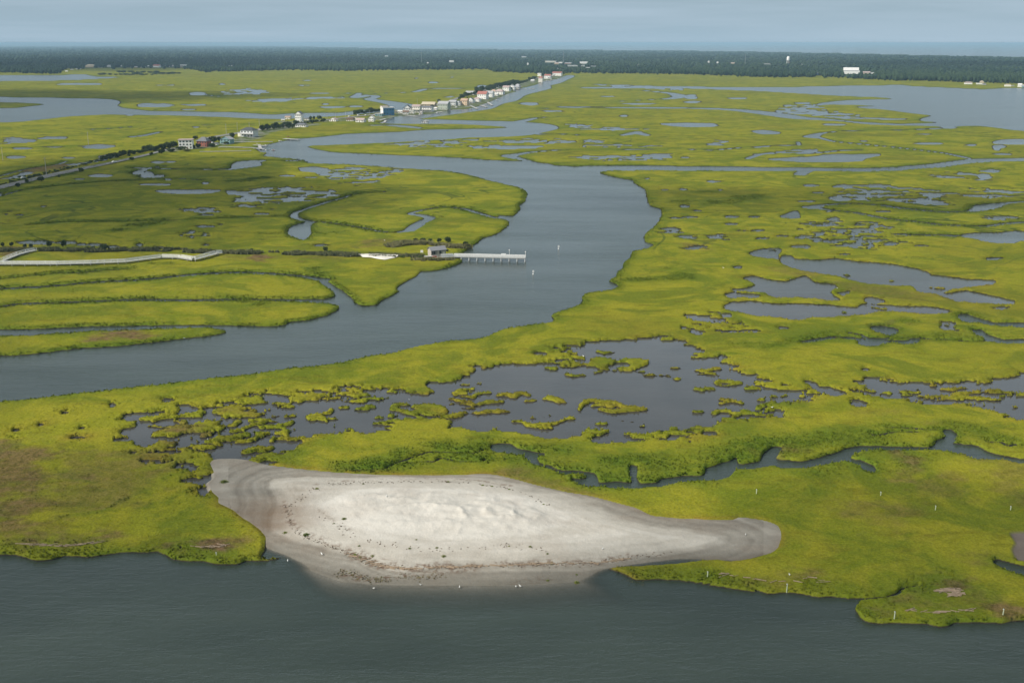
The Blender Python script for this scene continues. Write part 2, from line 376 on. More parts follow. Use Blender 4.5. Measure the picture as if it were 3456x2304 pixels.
# ---- ponds broken up by grass: outline, noise amplitude (m), noise size (m), clear depth (m): small depth = grass all through
broken = [
 ("H 670,405 740,380 800,345 850,320 950,300 1050,300 1180,272 1350,265 1580,285 1700,277 1850,249 2000,260 2120,276 2200,240 2150,222 2080,210 1900,220 1720,236 1650,205 1640,178 1740,120 1900,105 2000,95 2130,73 2270,85 2352,135 F 150,1085 200,1130 370,1182 I 330,90 420,130 520,170 600,185 690,196 720,222 680,262 610,300 620,330 610,365 560,405 400,410 300,440 160,465 0,490 H 2200,752 1870,780 1740,742 1500,742 1300,738 1100,706 950,690 870,665 700,665 620,680 420,682 200,706 0,728 "
  "G 2230,345 2090,340 2030,330 1990,290 1950,200 2050,150 2180,130 2352,95 H 200,480 400,470 560,490 720,480 780,465", 5.0, 9.0, 9.0),
 ("L 1180,440 1280,410 1400,400 1600,360 1720,330 1900,300 2010,280 2200,240 2352,290 2352,540 2020,570 1870,555 1790,500 1500,540 1400,590 1160,580 1180,520", 3.0, 6.0, 2.6),
 ("L 740,650 880,625 1050,640 1130,655 1280,630 1450,660 1600,580 1700,590 1880,630 1800,690 1600,735 1420,775 1200,790 1090,780 1030,730 880,720 730,690", 2.0, 6.0, 4.0),
 ("L 300,600 420,650 700,620 900,560 1080,540 1180,560 1000,610 760,650 600,690 900,780 1000,880 960,990 1080,950 1150,930 1060,990 980,1060 930,1050 900,930 860,850 560,780 420,740 300,660", 3.0, 6.0, 0.4),
 ("L 320,420 600,390 760,340 950,280 1080,290 1150,330 1300,270 1500,200 1800,210 2000,200 2200,230 1900,290 1500,330 1200,400 900,480 600,470 400,450", 3.0, 7.0, 0.1),
 ("I 1215,190 1300,175 1440,170 1530,185 1700,195 1900,200 2100,190 2250,150 2352,132 3000,100 3000,470 2300,420 2200,392 2080,342 1900,325 1700,315 1500,300 1400,290 1250,255 1200,240 1270,213", 3.5, 7.0, 6.0),
 ("I 540,290 720,215 770,220 910,245 930,265 840,290 650,330", 3.0, 6.0, 0.8),
 ("F 50,855 150,840 290,838 300,870 240,900 380,885 500,945 420,965 330,965 290,955 200,945 80,970 40,930 110,900", 3.0, 7.0, 1.6),
 ("N 500,400 620,375 900,355 1280,350 1400,370 1520,395 1340,445 1000,475 780,470 620,460 680,420", 7.0, 14.0, 5.0),
 ("N 130,545 250,530 450,515 420,545 310,568", 3.0, 8.0, 5.0), ("N 560,520 650,495 830,490 800,525 640,535", 5.0, 9.0, 3.0),
 ("N 1450,200 1700,180 1780,205 1950,210 2050,190 2000,230 1800,270 1500,265 1390,240", 8.0, 13.0, 2.5),
 ("N 1560,305 1700,290 1850,290 1800,318 1600,325", 6.0, 9.0, 2.5),
 ("C 1120,1075 1250,1075 1500,1085 1750,1110 1860,1140 1700,1150 1600,1165 1750,1185 1820,1200 1700,1200 1400,1180 1200,1180 1180,1140 1080,1135", 9.0, 18.0, 4.0),
 ("C 1910,1130 2100,1100 2352,1120 2800,1130 2800,1180 2352,1170 2050,1160", 9.0, 18.0, 3.0),
 ("C 1750,1010 1900,985 2050,1000 2120,1020 2050,1035 1900,1020", 9.0, 18.0, 2.5), ("C 2250,1095 2352,1085 2700,1080 2700,1100 2352,1100", 5.0, 12.0, 8.0),
 ("B 370,795 500,775 750,765 940,758 880,775 700,805 500,805", 12.0, 20.0, 4.0), ("B 780,800 900,800 1330,805 1280,820 1050,822 900,810", 10.0, 20.0, 7.0),
 ("B 1050,770 1200,757 1400,750 1500,765 1700,765 1860,770 1650,782 1400,780", 12.0, 22.0, 4.0),
 ("M 560,85 750,70 850,68 1050,75 1200,62 1380,50 1440,65 1370,95 1080,105 860,110 800,90", 9.0, 16.0, 2.0), ("B 1660,805 1800,795 1980,798 1960,812 1700,812", 9.0, 20.0, 2.0),
 ("B 2050,800 2150,797 2200,803 2100,808", 8.0, 16, 2), ("C 160,790 240,765 290,770 250,800 290,810 200,805", 7.0, 16.0, 2.0), ("C 680,845 800,828 920,830 880,850 760,855", 7.0, 16.0, -1.0),
 ("B 450,420 600,408 700,410 650,440 500,445", 12.0, 24.0, 1.0) if False else ("A 1540,425 1700,408 1830,415 1780,445 1600,450", 14.0, 26.0, 2.0), ("A 1730,485 1900,475 2010,482 1950,500 1800,495", 14.0, 26.0, 3.0),
 ("A 2000,470 2352,465 B 0,475 A 2150,480", 10.0, 20.0, 1.0), ("A 0,760 80,745 220,760 200,775 0,790", 8.0, 15.0, 3.0), ("B 1700,375 2352,400 2352,420 2100,405", 8, 20, -1.0),
 ("B 1580,650 1900,680 2100,690 1900,695 1650,680", 10, 22, -1.0), ("C 820,500 1000,560 1250,600 1200,615 950,595 700,560", 14, 26, -2.0),
 ("F 900,200 1300,215 1500,260 1500,340 1300,385 1100,360 900,320 850,260", 7, 11, -2.4), ("M 1560,780 1700,765 1960,790 1950,815 1700,805", 4, 9, 1.0), ("M 1600,880 1760,862 1800,885 1650,895", 3, 8, 0.6),
 ("D 1270,285 1350,270 1420,300 1330,315", 4, 8, 0.3), ("F 2050,165 2200,160 2300,170 2200,190", 4, 9, 0.0), ("F 1800,895 1880,920 1870,950 1800,940", 2, 5, 0.0),
 ("H 0,440 200,420 400,450 560,490 760,470 780,500 600,500 420,490 300,510 150,500 0,520", 3.2, 4.5, -.4), ("H 1820,700 2050,690 2352,660 I 60,440 300,410 H 2352,760 2200,760 2100,790 1880,780", 3.0, 5, .3),
 ("I 520,330 640,290 800,280 900,290 700,330 620,420 420,430 560,370", 3, 5, .2), ("H 1420,160 1550,140 1660,170 1640,190 1500,175", 3, 5, .5), ("H 1480,235 1600,215 1700,230 1650,250 1500,255", 3, 5, .6),
 ("Y 290,495 350,478 420,485 330,508", 3, 8, 4), ("Y 830,388 920,375 1050,358 1150,345 1280,318 1290,330 1100,368 850,398", 3, 8, 4), ("Y 1270,290 1400,278 1420,290 1320,302", 3, 8, 4), ("Y -200,600 0,562 150,535 280,500 200,545 0,592", 3, 8, 4),
]
# ---- grass that stands inside the ponds (hummocks): chains with widths in metres
hummocks = [
 ("H 1640,580 1660,545 1720,520 1800,530 1880,535 1960,560 2050,570 2090,580 2060,585 1950,585 1870,590 1790,575", [2, 3, 4, 4, 3, 3.5, 3.5, 2, 1.5, 3, 4, 3]),
 ("H 1720,550 1800,545 1860,560", [2, 4, 2]), ("H 1385,508 1430,500 1490,520 1540,532", [1.5, 5, 5, 2]), ("H 1210,485 1260,465 1310,485", [2, 3.5, 2.5]), ("H 1275,520 1330,517", 1.6),
 ("H 1060,478 1110,472 1170,490", [2.5, 4, 1.5]), ("H 950,545 1000,530 1090,530", [3, 4, 2.5]), ("H 850,405 890,408 970,400", [1.6, 2.6, 2]), ("H 1560,332 1600,345 1640,342", [1.5, 2.6, 2]), ("H 1650,338 1675,338", 2.0),
 ("H 1770,290 1830,305 1900,315", 1.8), ("H 1910,325 1980,328 2080,320", 1.6), ("H 1745,322 1775,318", 2.0), ("H 2100,342 2170,342", 2.0), ("H 2220,345 2270,348", 2.2), ("H 2300,372 2315,370", 2.4), ("H 2260,285 2330,295", 1.8),
 ("H 1755,178 1800,188 1870,182", [1.5, 2.5, 2.5]), ("H 1175,660 1240,662 1290,685 1380,685 1480,670 1540,640 1570,640", [1.5, 2, 4, 4.5, 3, 1.5, 2.5]), ("H 1395,712 1450,710", 2.5), ("H 1300,632 1320,636", 2.0), ("H 1395,628 1435,622", 1.8),
 ("H 1775,675 1840,676", 2.2), ("H 1940,655 2010,655", 2.0), ("H 690,635 760,625 850,605 940,612 1010,600 1080,595 1170,597", [2.5, 4.5, 4, 3, 2, 4, 1.5]), ("H 800,570 920,570", 1.6), ("H 750,545 830,545 910,550", 2.4), ("H 730,505 800,522 880,530 900,540", [2, 3.5, 3.5, 2]),
 ("H 360,580 390,550 460,545", [4, 5, 2]), ("H 400,585 450,600 520,630 640,658", [3, 3.5, 3.5, 2.5]), ("H 540,560 590,565 650,570 700,590 640,605 540,600", [4, 8, 9, 8, 8, 4]), ("H 100,578 170,580", 2.6), ("H 250,635 305,636", 1.8), ("H 370,660 440,660 510,657", 1.6), ("H 300,678 340,678", 1.5),
 ("H 0,515 60,520 150,515 160,505 330,495", [2.5, 3, 5, 3, 2]), ("H 800,487 880,492 910,500 940,475 1025,468", [1.5, 2, 2.5, 2, 1.6]), ("H 180,555 220,562", 1.8), ("H 0,567 45,567", 1.8),
 ("I 80,100 130,110 240,95 290,100", [2, 4, 3.5, 2]), ("I 95,135 170,130 240,135", [2, 3.5, 2]), ("I 230,195 260,180 330,185 390,190 300,205 240,205", [2, 3.5, 3.5, 2, 3, 2]), ("I 105,235 130,240", 3.0), ("I 175,235 225,235", 2.4), ("I 250,310 310,315 400,330 440,342", [3, 2, 2.2, 1.5]), ("I 75,390 145,390", 1.6), ("I 465,217 495,217", 1.8),
 ("I 530,310 560,300 640,290 720,285", [3.5, 2.5, 1.6, 1.6]), ("I 1520,252 1560,240 1640,235 1630,258 1540,258", 2.2), ("I 1290,250 1350,258 1440,265", 1.6), ("I 1800,238 1860,242", 3.0), ("I 1880,230 1960,225", 2.2), ("I 1790,280 1880,300 1960,290 2060,298 2220,315", [2, 3.5, 4, 2, 1.2]), ("I 1850,285 1940,262 2010,258", [2, 3, 1.5]), ("I 1520,280 1680,285", 1.4),
 ("L 1985,440 2010,420 2060,440 2110,460", [5, 7, 5, 2.5]), ("L 1990,395 2080,385 2110,350", [2, 3, 2.5]), ("L 2090,430 2185,425", 1.8), ("L 1750,402 1805,400", 2.0), ("L 1615,415 1665,408", 2.0), ("L 2220,335 2285,333", 1.6), ("L 1360,725 1430,705 1480,690", [4, 5, 4]), ("L 1525,718 1580,700 1620,682", [3, 4, 2.6]),
 ("L 900,680 980,685 1055,695", [2, 3.5, 2.5]), ("L 1280,545 1350,520 1430,495 1540,465", [2, 2.2, 2.5, 2]), ("L 1560,520 1680,500 1760,475 1810,455", [2.5, 3.5, 4, 2]), ("L 1165,560 1190,515 1300,490 1330,460", [1.5, 1.6, 1.8, 3.5]), ("L 1440,445 1520,440 1600,455 1680,455", [2, 3, 2.2, 1.4]), ("L 1120,650 1160,650", 1.8), ("L 1190,645 1230,645", 1.6), ("L 1255,650 1320,635 1420,640", 2.0),
 ("L 560,590 640,570 720,545 860,530", [2, 6, 8, 3]), ("F 1140,573 1152,575", 3.0), ("F 1440,608 1452,610", 3.0), ("F 1700,660 1785,662", 4.0), ("F 1810,690 1880,675 1960,668", [3, 5, 5]), ("F 1110,825 1118,827", 2.5), ("F 1255,800 1320,800 1400,808", [2, 4, 2]), ("F 590,400 640,402", 3), ("A 700,808 712,808", 5),
]
# outlines were read where the grass top hides the near edge of the water: the water itself reaches on under that edge
def toward(Dx, h=.8):
    t0 = ground(np.full(NR, 1728.0), rows_py)[2]; out = Dx.copy()
    for k in (.34, .67, 1.0):
        src = rows_py - k * h * FPX / t0
        i = np.clip(np.searchsorted(rows_py, src) - 1, 0, NR - 2); f = np.clip((src - rows_py[i]) / (rows_py[i + 1] - rows_py[i]), 0, 1)[:, None]
        out = np.minimum(out, Dx[i] * (1 - f) + Dx[i + 1] * f)
    return out
Dch = np.full((NR, NC), BIG)
for s_, a_ in ((river, 1.1), (bay_l, 2.0), (bay_l2, 2.0), (bay_r, 1.2), (creek_near, 0.5)):
    Dch = np.minimum(Dch, sdf(poly(s_, a_)))
Dcr = np.full((NR, NC), BIG); Dth = np.full((NR, NC), BIG)
for s_, w_ in creeks:
    w2 = np.array([w_] * len(PT(s_))) if np.isscalar(w_) else np.array(w_, float)
    # a creek never narrower than the eye can follow it at its distance
    l_ = line(s_, w2 * 1.05, 0.7)
    if w2.max() <= 2.6: Dth = np.minimum(Dth, l_)
    else: Dcr = np.minimum(Dcr, l_)
Dpo = np.full((NR, NC), BIG)
for s_ in pools: Dpo = np.minimum(Dpo, sdf(poly(s_, 0.8)))
Dpo = toward(Dpo, .75); Dbl = np.full((NR, NC), BIG)
for p_ in blob(blobs):
    if np.ptp(p_[:, 0]) < 4: continue
    Dbl = np.minimum(Dbl, sdf(poly(p_, 0.5)))
Dpo = np.minimum(Dpo, toward(Dbl, .35))
for s_, amp, sz, clear in broken:
    d = toward(sdf(poly(s_, 1.2)), .4)
    if clear < 8: clear *= .55; sz *= .58
    m = d < BIG
    dd = d[m]
    nz = fbm(GX[m] / (sz * 1.5), GY[m] / sz, 900 + len(s_), 5, 0.58)
    e = np.maximum(dd, -clear) + amp * nz * 3.0
    e = np.where(dd > amp * .9, dd, e)
    d2 = d.copy(); d2[m] = e
    Dpo = np.minimum(Dpo, d2)
for s_, w_ in hummocks:
    w2 = np.array([w_] * len(PT(s_))) if np.isscalar(w_) else np.array(w_, float)
    h_ = line(s_, w2 * .78 + .15, 1.0)
    Dpo = np.maximum(Dpo, -h_)
rag = np.maximum(1.0, GD / 420.0)
m_ = Dpo < 8 * rag
Dpo[m_] += (0.9 * rag * fbm(GX / (4.5 * rag) / 1.4, GY / (4.5 * rag), 333, 4, .6) * 1.6)[m_]
# ---- the sound in the foreground and the sand bar
front = poly("S -600,1880 G 0,1175 120,1185 230,1210 330,1205 450,1175 600,1185 750,1165 850,1150 1000,1155 1080,1150 1120,1170 1180,1205 1300,1220 1400,1225 1460,1240 1560,1245 1640,1235 1690,1215 1800,1213 1880,1205 1950,1195 "
 "K 430,455 560,505 620,528 750,542 1000,543 1300,543 1480,530 1560,515 1640,500 1720,512 1830,507 2000,527 2100,532 2200,560 J 0,535 170,552 300,562 430,572 520,597 600,622 720,612 850,627 930,642 1080,642 1200,677 1170,722 1200,772 1230,802 1300,827 1480,827 1640,832 1700,832 1770,852 "
 "1840,852 1900,822 2080,827 2200,837 2280,817 2352,817 3200,830 3300,2000 S -700,3200", 0.5)
Dfr = sdf(front)
sandp = poly("K 120,75 145,60 250,62 350,85 600,110 740,118 1000,122 1180,118 1280,140 1380,165 1470,185 1500,190 1580,205 1720,245 1790,275 1900,285 2080,290 2120,280 2200,290 2260,310 2275,345 2265,395 2230,415 2150,435 2080,440 2030,435 1850,450 1700,460 1625,468 1700,505 1900,640 1200,700 500,640 "
 "340,470 392,438 385,425 325,430 335,400 330,350 300,320 240,280 210,255 150,225 155,205 130,185 118,150 140,130", 0.35)
Ds = sdf(sandp)
wl = PT("K 250,380 330,410 380,428 430,450 560,497 620,516 750,528 1000,531 1300,531 1480,519 1560,508 1620,485 1700,470 1900,446 2120,452 2300,440 2500,440")
wlm = inside(np.array(list(wl) + [[2900, 1400], [600, 1400], [600, 1800]]))
Dw = np.full((NR, NC), BIG); seg_dist(Dw, catmull(wl, False), False, None, 60, 90)
Dw = np.where(wlm, Dw, -Dw)
dry1 = sdf(poly("K 360,165 370,140 480,132 740,135 1000,135 1200,145 1400,185 1560,235 1700,290 1850,325 1980,345 2050,360 2030,385 1900,405 1700,425 1500,445 1250,455 1000,462 800,465 700,430 560,395 450,370 390,330 375,270 385,225", 0.8))
dry2 = sdf(poly("K 530,250 560,220 640,190 800,175 1100,180 1300,205 1420,250 1500,290 1450,330 1350,365 1150,385 950,375 800,360 700,345 620,325 560,280", 0.8))
bump = fbm(GX / 9, GY / 9, 61, 5, 0.55)
zs = np.clip(0.042 * Dw, -1.4, 0.35) + 0.15 * sstep(2, 20, Dw)
zs = zs + 0.8 * sstep(3, -9, dry1) + sstep(3, -17, dry2) * (0.7 + 0.75 * np.clip(1 - np.abs(fbm(GX / 13, GY / 9, 62, 4, .5)) * 3.2, 0, 1) ** 1.5 + .5 * sstep(-.3, .4, bump)) + 0.05 * bump * sstep(0, 4, Dw)
zs = zs - 1.1 * sstep(-9, 0, Ds) * sstep(3, -3, Dw)
smask = sstep(0.35, -0.35, Ds)

Dch = toward(Dch); Dcr = np.minimum(toward(Dcr, .7), toward(Dth, .22))
D = np.minimum(np.minimum(Dch, Dcr), np.minimum(Dpo, Dfr))
bw = np.maximum(0.32, np.minimum(cell * 0.7, 14))
gp = fbm(GX / 26, GY / 26, 71, 4)
chan_near = np.minimum(Dch, Dcr)
rel = np.maximum(1.0, GD / 260.0)
tall = np.exp(-np.maximum(chan_near, 0) / (2.4 * rel ** .6)) * np.clip(0.75 + 1.3 * fbm(GX / (11 * rel), GY / (11 * rel), 77, 3), 0, 1.0)
tall = np.maximum(tall, 0.75 * np.exp(-np.maximum(Dfr, 0) / 2.2) * np.clip(0.7 + fbm(GX / 9, GY / 9, 79, 3), 0, 1))
for s_, w_, k_ in (("H 80,1000 300,975 420,935 520,895 640,860 800,850 950,850 1050,830", 9, .95), ("H 460,930 640,925 800,920 980,930", 7, .9), ("H 720,815 900,840", 5, .6), ("H 1170,860 1300,860 1450,870 1520,880", 6, .7), ("H 1180,950 1300,945 1420,1000", 7, .6),
    ("H 1640,1100 1800,1085 1980,1085 2200,1060 2352,1030", 8, .9), ("H 1880,940 2000,930 2150,960 2180,1000", 9, .8), ("I 0,800 150,750 350,690 560,640 700,660 850,620 1100,590 1300,600", 12, .85), ("I 100,870 400,790 620,760 900,800 1100,760", 10, .7), ("I 300,850 500,900 700,950 900,1000", 20, .35), ("I 1300,780 1450,800 1600,760 1800,660", 9, .6),
    ("I 1300,550 1500,520 1750,530", 8, .6), ("I 1840,480 2000,520 2100,560 2250,600", 8, .7), ("F 330,1055 600,1060 800,1035 1020,990 1200,990 1500,1020", 9, .8), ("F 1470,1060 1700,1150 1800,1130", 8, .55), ("F 1250,985 1500,1000 1800,1010 2100,1030", 10, .7), ("F 1550,900 1700,910 1900,930 2100,900", 10, .6),
    ("E 1900,620 2050,610 2200,600 2352,590", 9, .8), ("E 2150,530 2250,520", 8, .7), ("F 0,575 60,580", 8, .7), ("J 1200,700 1350,660 1500,600 1650,550 1800,520", 9, .9), ("J 900,590 1100,610 1300,640", 8, .8), ("G 1180,1190 1400,1205 1600,1215", 8, .6), ("G 0,1150 300,1160 600,1140", 10, .55),
    ("D 820,270 900,240 1100,220", 12, .75), ("D 1700,760 1850,750 1800,790", 8, .7), ("D 2180,540 2230,580", 9, .9), ("D 300,520 700,510 900,505 1150,495", 8, .5), ("D 1820,285 2000,290 2300,290", 9, .5), ("F 0,70 200,75 330,60 420,30 500,50", 12, .75), ("M 1550,480 1900,490 2050,460 2200,420", 14, .7), ("C 1300,800 1600,830", 14, .4),
    ("A 1650,1045 1800,1025", 14, .9), ("C 0,1200 300,1190", 14, .6), ("K 1650,485 1850,500 2050,510", 5, .7), ("J 0,530 200,545 500,580", 6, .6), ("M 1650,390 1820,395", 12, .6), ("G 420,925 700,890 800,840 950,760 1100,690 1250,590", 1.6, .55), ("Y -200,765 0,705 250,640 420,600 560,568 800,515 1050,458 1400,384 1640,330 1850,282 2050,228", 9, 1.0)):
    tall = np.maximum(tall, k_ * sstep(w_ * 0.7, -w_ * 0.4, line(s_, w_, 2.0)) * np.clip(0.8 + 0.9 * fbm(GX / 12, GY / 12, 81, 3), 0.1, 1))
tall = np.clip(tall, 0, 1)
dryz = np.zeros((NR, NC))
for s_, k_ in (("G -600,400 80,400 280,470 360,620 320,800 170,910 -600,960", .8), ("G 450,520 900,480 1200,560 1050,760 800,850 450,900 300,700", .45), ("G 520,640 600,630 660,660 580,690", .9), ("G 360,740 430,745 400,770", .8), ("G 0,1030 200,1000 450,1040 250,1080", .7), ("G 100,1085 250,1095 430,1100 700,1070 750,1080 500,1115 200,1110", 1.0), ("G 720,1040 800,1020 780,1060", .8),
    ("G 1340,1085 1420,1060 1500,1070 1560,1110 1430,1110", 1.0), ("I 1520,720 1680,770 1620,850 1540,880 1560,800", .8), ("I 1600,860 1750,820 1850,850 1900,980 1750,960", .4), ("I 1180,400 1600,410 1500,450", .3), ("I 2000,780 2352,750 2352,1000 2150,950", .35), ("J 1180,30 1600,80 1500,190 1250,170", .45), ("J 1760,600 1850,575 1950,585 1900,635", 1.0), ("J 1950,600 2100,640 1950,690", .5), ("J 1450,700 1700,690 1750,740 1550,740", .5),
    ("J 560,520 760,535 900,540 700,545", .6), ("J 2000,735 2120,730 2200,750", .8), ("G 1180,310 1260,300 1230,400 1100,410", .9), ("G 1640,200 1800,170 1750,220", .6), ("K 1100,100 1300,130 1480,180 1460,200 1200,125", .5), ("D 1750,450 1850,445 1890,460 1800,470", 1.0), ("D 700,980 1000,985 950,1010 600,1030", 1.0), ("E 130,340 320,330 300,380 150,385", .55), ("D 0,400 200,380 180,430 0,440", .8), ("D 1550,445 2352,445 2352,470 1600,465", .35), ("F 600,500 900,560 1000,590 700,600", .4), ("F 900,580 1300,650 1900,740 1300,720", .35),
    ("A 150,980 450,925 480,945 200,1005", 0.9), ("F 1400,920 1500,890 1480,960", .4), ("F 30,370 200,365 160,400 50,395", .6), ("I 660,640 700,645 660,690", .7), ("J 2130,390 2352,440 2352,490 2200,440", .5)):
    dryz = np.maximum(dryz, k_ * sstep(5, -5, np.maximum(sdf(poly(s_, 2.0)), -5) + 12 * fbm(GX / 9, GY / 6, 91, 5, .6)))
dryz = np.where(smask > .5, 0, dryz)
mud = sstep(0.5, -0.5, sdf(poly("J 2250,215 2352,205 3100,190 3100,440 2352,412 2280,372 2262,322 2282,290", 0.5)))
mud = np.maximum(mud, 0.95 * sstep(1.2, -0.6, np.abs(Dpo - 0.2) - .3) * (GD < 500) * 0.0)
grav = np.zeros((NR, NC))
for s_, w_ in (("Z2 0,520 200,490 420,480 700,440 1000,400 1300,330 1480,240 1900,150 2352,100", 26), ("Z3 0,300 500,290 1000,270 1400,260 1650,215 1900,175 2300,150", 34), ("Z4 0,600 400,600 900,520 1250,460 1700,300 2150,190", 46), ("Z5 0,600 600,470 1100,340 1700,220", 70)):
    grav = np.maximum(grav, sstep(6, -6, line(s_, w_, 1.0)))
Dfill = np.full((NR, NC), BIG)
for s_, w_ in (("Y -300,770 0,690 250,620 550,545 800,500 1050,440 1400,360 1600,315 1850,255 2000,230 2200,180", 20), ("A 1200,800 1440,745 1600,720 1780,690 1990,655 2352,612 B 270,582 430,568 560,548 700,512 830,470 1000,415 1200,372 1360,333 1480,303", 40),
               ("Z2 200,470 700,420 1000,380 1300,300", 22), ("Z4 0,560 400,560 900,500 1250,430 1700,280 2150,170", 40), ("Z5 0,580 600,450 1100,330 1700,200", 60)):
    Dfill = np.minimum(Dfill, line(s_, w_, 0.8))
D = np.maximum(D, -(Dfill - 2))
forest = np.zeros((NR, NC))
FE = PT("S -600,246 0,244 200,246 215,232 400,231 640,231 690,241 830,238 1000,235 1152,237 1640,232 1665,240 1830,246 1900,244 2304,248 2550,256 2800,258 3000,266 3300,273 3456,277 4100,284")
BE = PT("S -600,160 0,158 600,155.5 900,156 1152,161 1400,165 1700,167.5 2304,172 2600,176 2800,180 3100,187 3456,193.5 4100,199")
fy = np.interp(PXg, FE[:, 0], FE[:, 1]); by = np.interp(PXg, BE[:, 0], BE[:, 1])
forest = sstep(1.0, -1.0, PYg - fy) * (PYg > by - 0.5)
bayfar = (PYg < by - 0.5) & (PXg > -5000)
# ---- heights
Hm = 0.75 + 0.16 * gp + 0.22 * tall + 0.10 * fbm(GX / 3.0, GY / 3.0, 73, 3, .7) * np.clip(2 - GD / 400, 0.15, 1)
Hm = Hm + tall * 0.22 * fbm(GX / 2.2, GY / 2.2, 75, 2, .7)
Hm = Hm + (1.15 - Hm) * sstep(3, -1, Dfill)
Dz = D * 1.0
land = sstep(-1, 1, Dz / bw)
Z = -1.1 + (Hm + 1.1) * land
ZS = zs - 0.9 * sstep(0.0, 1.6, Ds)
Z = np.where(Ds < 1.5, np.where(Ds > 0, Z * sstep(-.35, 1.3, Ds) + (zs - .02) * (1 - sstep(-.35, 1.3, Ds)), zs - .02 - 0.9 * sstep(0.0, -1.6, Ds)), Z)
Z = Z + mud * (0.35 - Z) * 0.8
Z = np.where(bayfar, -1.5, Z)
Z = np.where(forest > .5, np.maximum(Z, 1.5), Z)
rust = np.exp(-np.maximum(Ds, 0) / 1.3) * (smask < .5) * np.clip(.6 + fbm(GX / 8, GY / 8, 93, 3), 0, 1)
cont = np.where(dry1 < 30, dry1, 30) + 1.2 * fbm(GX / 11, GY / 8, 94, 4)
bands = fbm(cont / 1.3, cont * 0 + GX / 60, 96, 3, .6)
sb = 0.27 + 0.14 * fbm(GX / 16, GY / 5, 95, 5, .62) + .17 * bands
sb = sb + 0.35 * sstep(3.0, -2.5, cont + 1.5 * fbm(GX / 4, GY / 3, 92, 4, .6)) + .10 * sstep(-2, -9, cont) + 0.22 * sstep(.3, -2.2, dry2 + 2.4 * fbm(GX / 8, GY / 5, 99, 5, .6)) + .10 * fbm(GX / 3.5, GY / 2.2, 98, 4, .65) * sstep(1, -3, dry1)
rust = np.maximum(rust, .8 * np.exp(-np.maximum(Dpo, 0) / 3.0) * np.clip(-.05 + 1.6 * fbm(GX / 14, GY / 12, 105, 4, .6), 0, 1) * (GD < 600) * (smask < .5))
srust = np.clip(sstep(10, -12, np.hypot(GX - ground(920, 1752)[0], (GY - ground(920, 1752)[1]) * .8) - 9) * .9 + 0.35 * fbm(GX / 9, GY / 4, 101, 4), 0, 1)
srust = np.maximum(srust, .5 * sstep(3, 0, np.abs(Ds)) * (Ds < 0) * np.clip(.3 + fbm(GX / 10, GY / 10, 103, 3), 0, 1))

co = np.stack([GX, GY, Z], -1).reshape(-1, 3)
ii = np.arange(NR * NC).reshape(NR, NC)
quads = np.stack([ii[1:, :-1], ii[1:, 1:], ii[:-1, 1:], ii[:-1, :-1]], -1).reshape(-1, 4)
dq = Ds.ravel()[quads]
fm = dq.max(1) > -2.2
fs = dq.min(1) < 2.2
coS = np.stack([GX, GY, np.where(mud > 9, Z, ZS)], -1).reshape(-1, 3)
# ------------------------------------------------------------------ materials
class NT:
    """small node-graph helper"""
    def __init__(s, name):
        s.m = bpy.data.materials.new(name); s.m.use_nodes = True
        s.t = s.m.node_tree; s.t.nodes.clear()
        s.out = s.t.nodes.new('ShaderNodeOutputMaterial')
        s.geo = None
    def n(s, typ, **kw):
        x = s.t.nodes.new(typ)
        for k, v in kw.items(): setattr(x, k, v)
        return x
    def l(s, a, b): s.t.links.new(a, b)
    def pos(s):
        if s.geo is None: s.geo = s.n('ShaderNodeNewGeometry')
        return s.geo.outputs['Position']
    def attr(s, name):
        a = s.n('ShaderNodeAttribute', attribute_name=name); return a.outputs['Fac']
    def noise(s, size, detail=4, rough=.55, vec=None, scl=None, dist=0.0):
        v = vec or s.pos()
        mp = s.n('ShaderNodeMapping'); k = 1.0 / size
        mp.inputs['Scale'].default_value = (k, k, k) if scl is None else tuple(k * q_ for q_ in scl)
        s.l(v, mp.inputs['Vector'])
        t = s.n('ShaderNodeTexNoise'); t.inputs['Scale'].default_value = 1; t.inputs['Detail'].default_value = detail; t.inputs['Roughness'].default_value = rough; t.inputs['Distortion'].default_value = dist
        s.l(mp.outputs[0], t.inputs['Vector'])
        return t.outputs[0]
    def val(s, x, sock):
        if hasattr(x, 'default_value') or hasattr(x, 'links'): s.l(x, sock)
        else: sock.default_value = x if not isinstance(x, tuple) or len(x) == 4 else (*x, 1)
    def math(s, op, a, b=0.0, clamp=False):
        x = s.n('ShaderNodeMath', operation=op, use_clamp=clamp); s.val(a, x.inputs[0]); s.val(b, x.inputs[1]); return x.outputs[0]
    def rng(s, v, a, b, c=0.0, d=1.0):
        x = s.n('ShaderNodeMapRange', interpolation_type='SMOOTHSTEP'); s.val(v, x.inputs[0])
        for i, k in enumerate((a, b, c, d)): x.inputs[i + 1].default_value = k
        return x.outputs[0]
    def mix(s, f, a, b, mode='MIX'):
        x = s.n('ShaderNodeMixRGB', blend_type=mode); s.val(f, x.inputs[0]); s.val(a, x.inputs[1]); s.val(b, x.inputs[2]); return x.outputs[0]
    def bump(s, h, strength=.3, dist=.1):
        x = s.n('ShaderNodeBump'); x.inputs['Strength'].default_value = strength; x.inputs['Distance'].default_value = dist; s.l(h, x.inputs['Height']); return x.outputs[0]
    def bsdf(s, col, rough=.8, spec=.2, normal=None, metal=0.0):
        b = s.n('ShaderNodeBsdfPrincipled'); s.val(col, b.inputs['Base Color']); s.val(rough, b.inputs['Roughness'])
        b.inputs['Specular IOR Level'].default_value = spec; b.inputs['Metallic'].default_value = metal
        if normal is not None: s.l(normal, b.inputs['Normal'])
        s.l(b.outputs[0], s.out.inputs[0]); return b

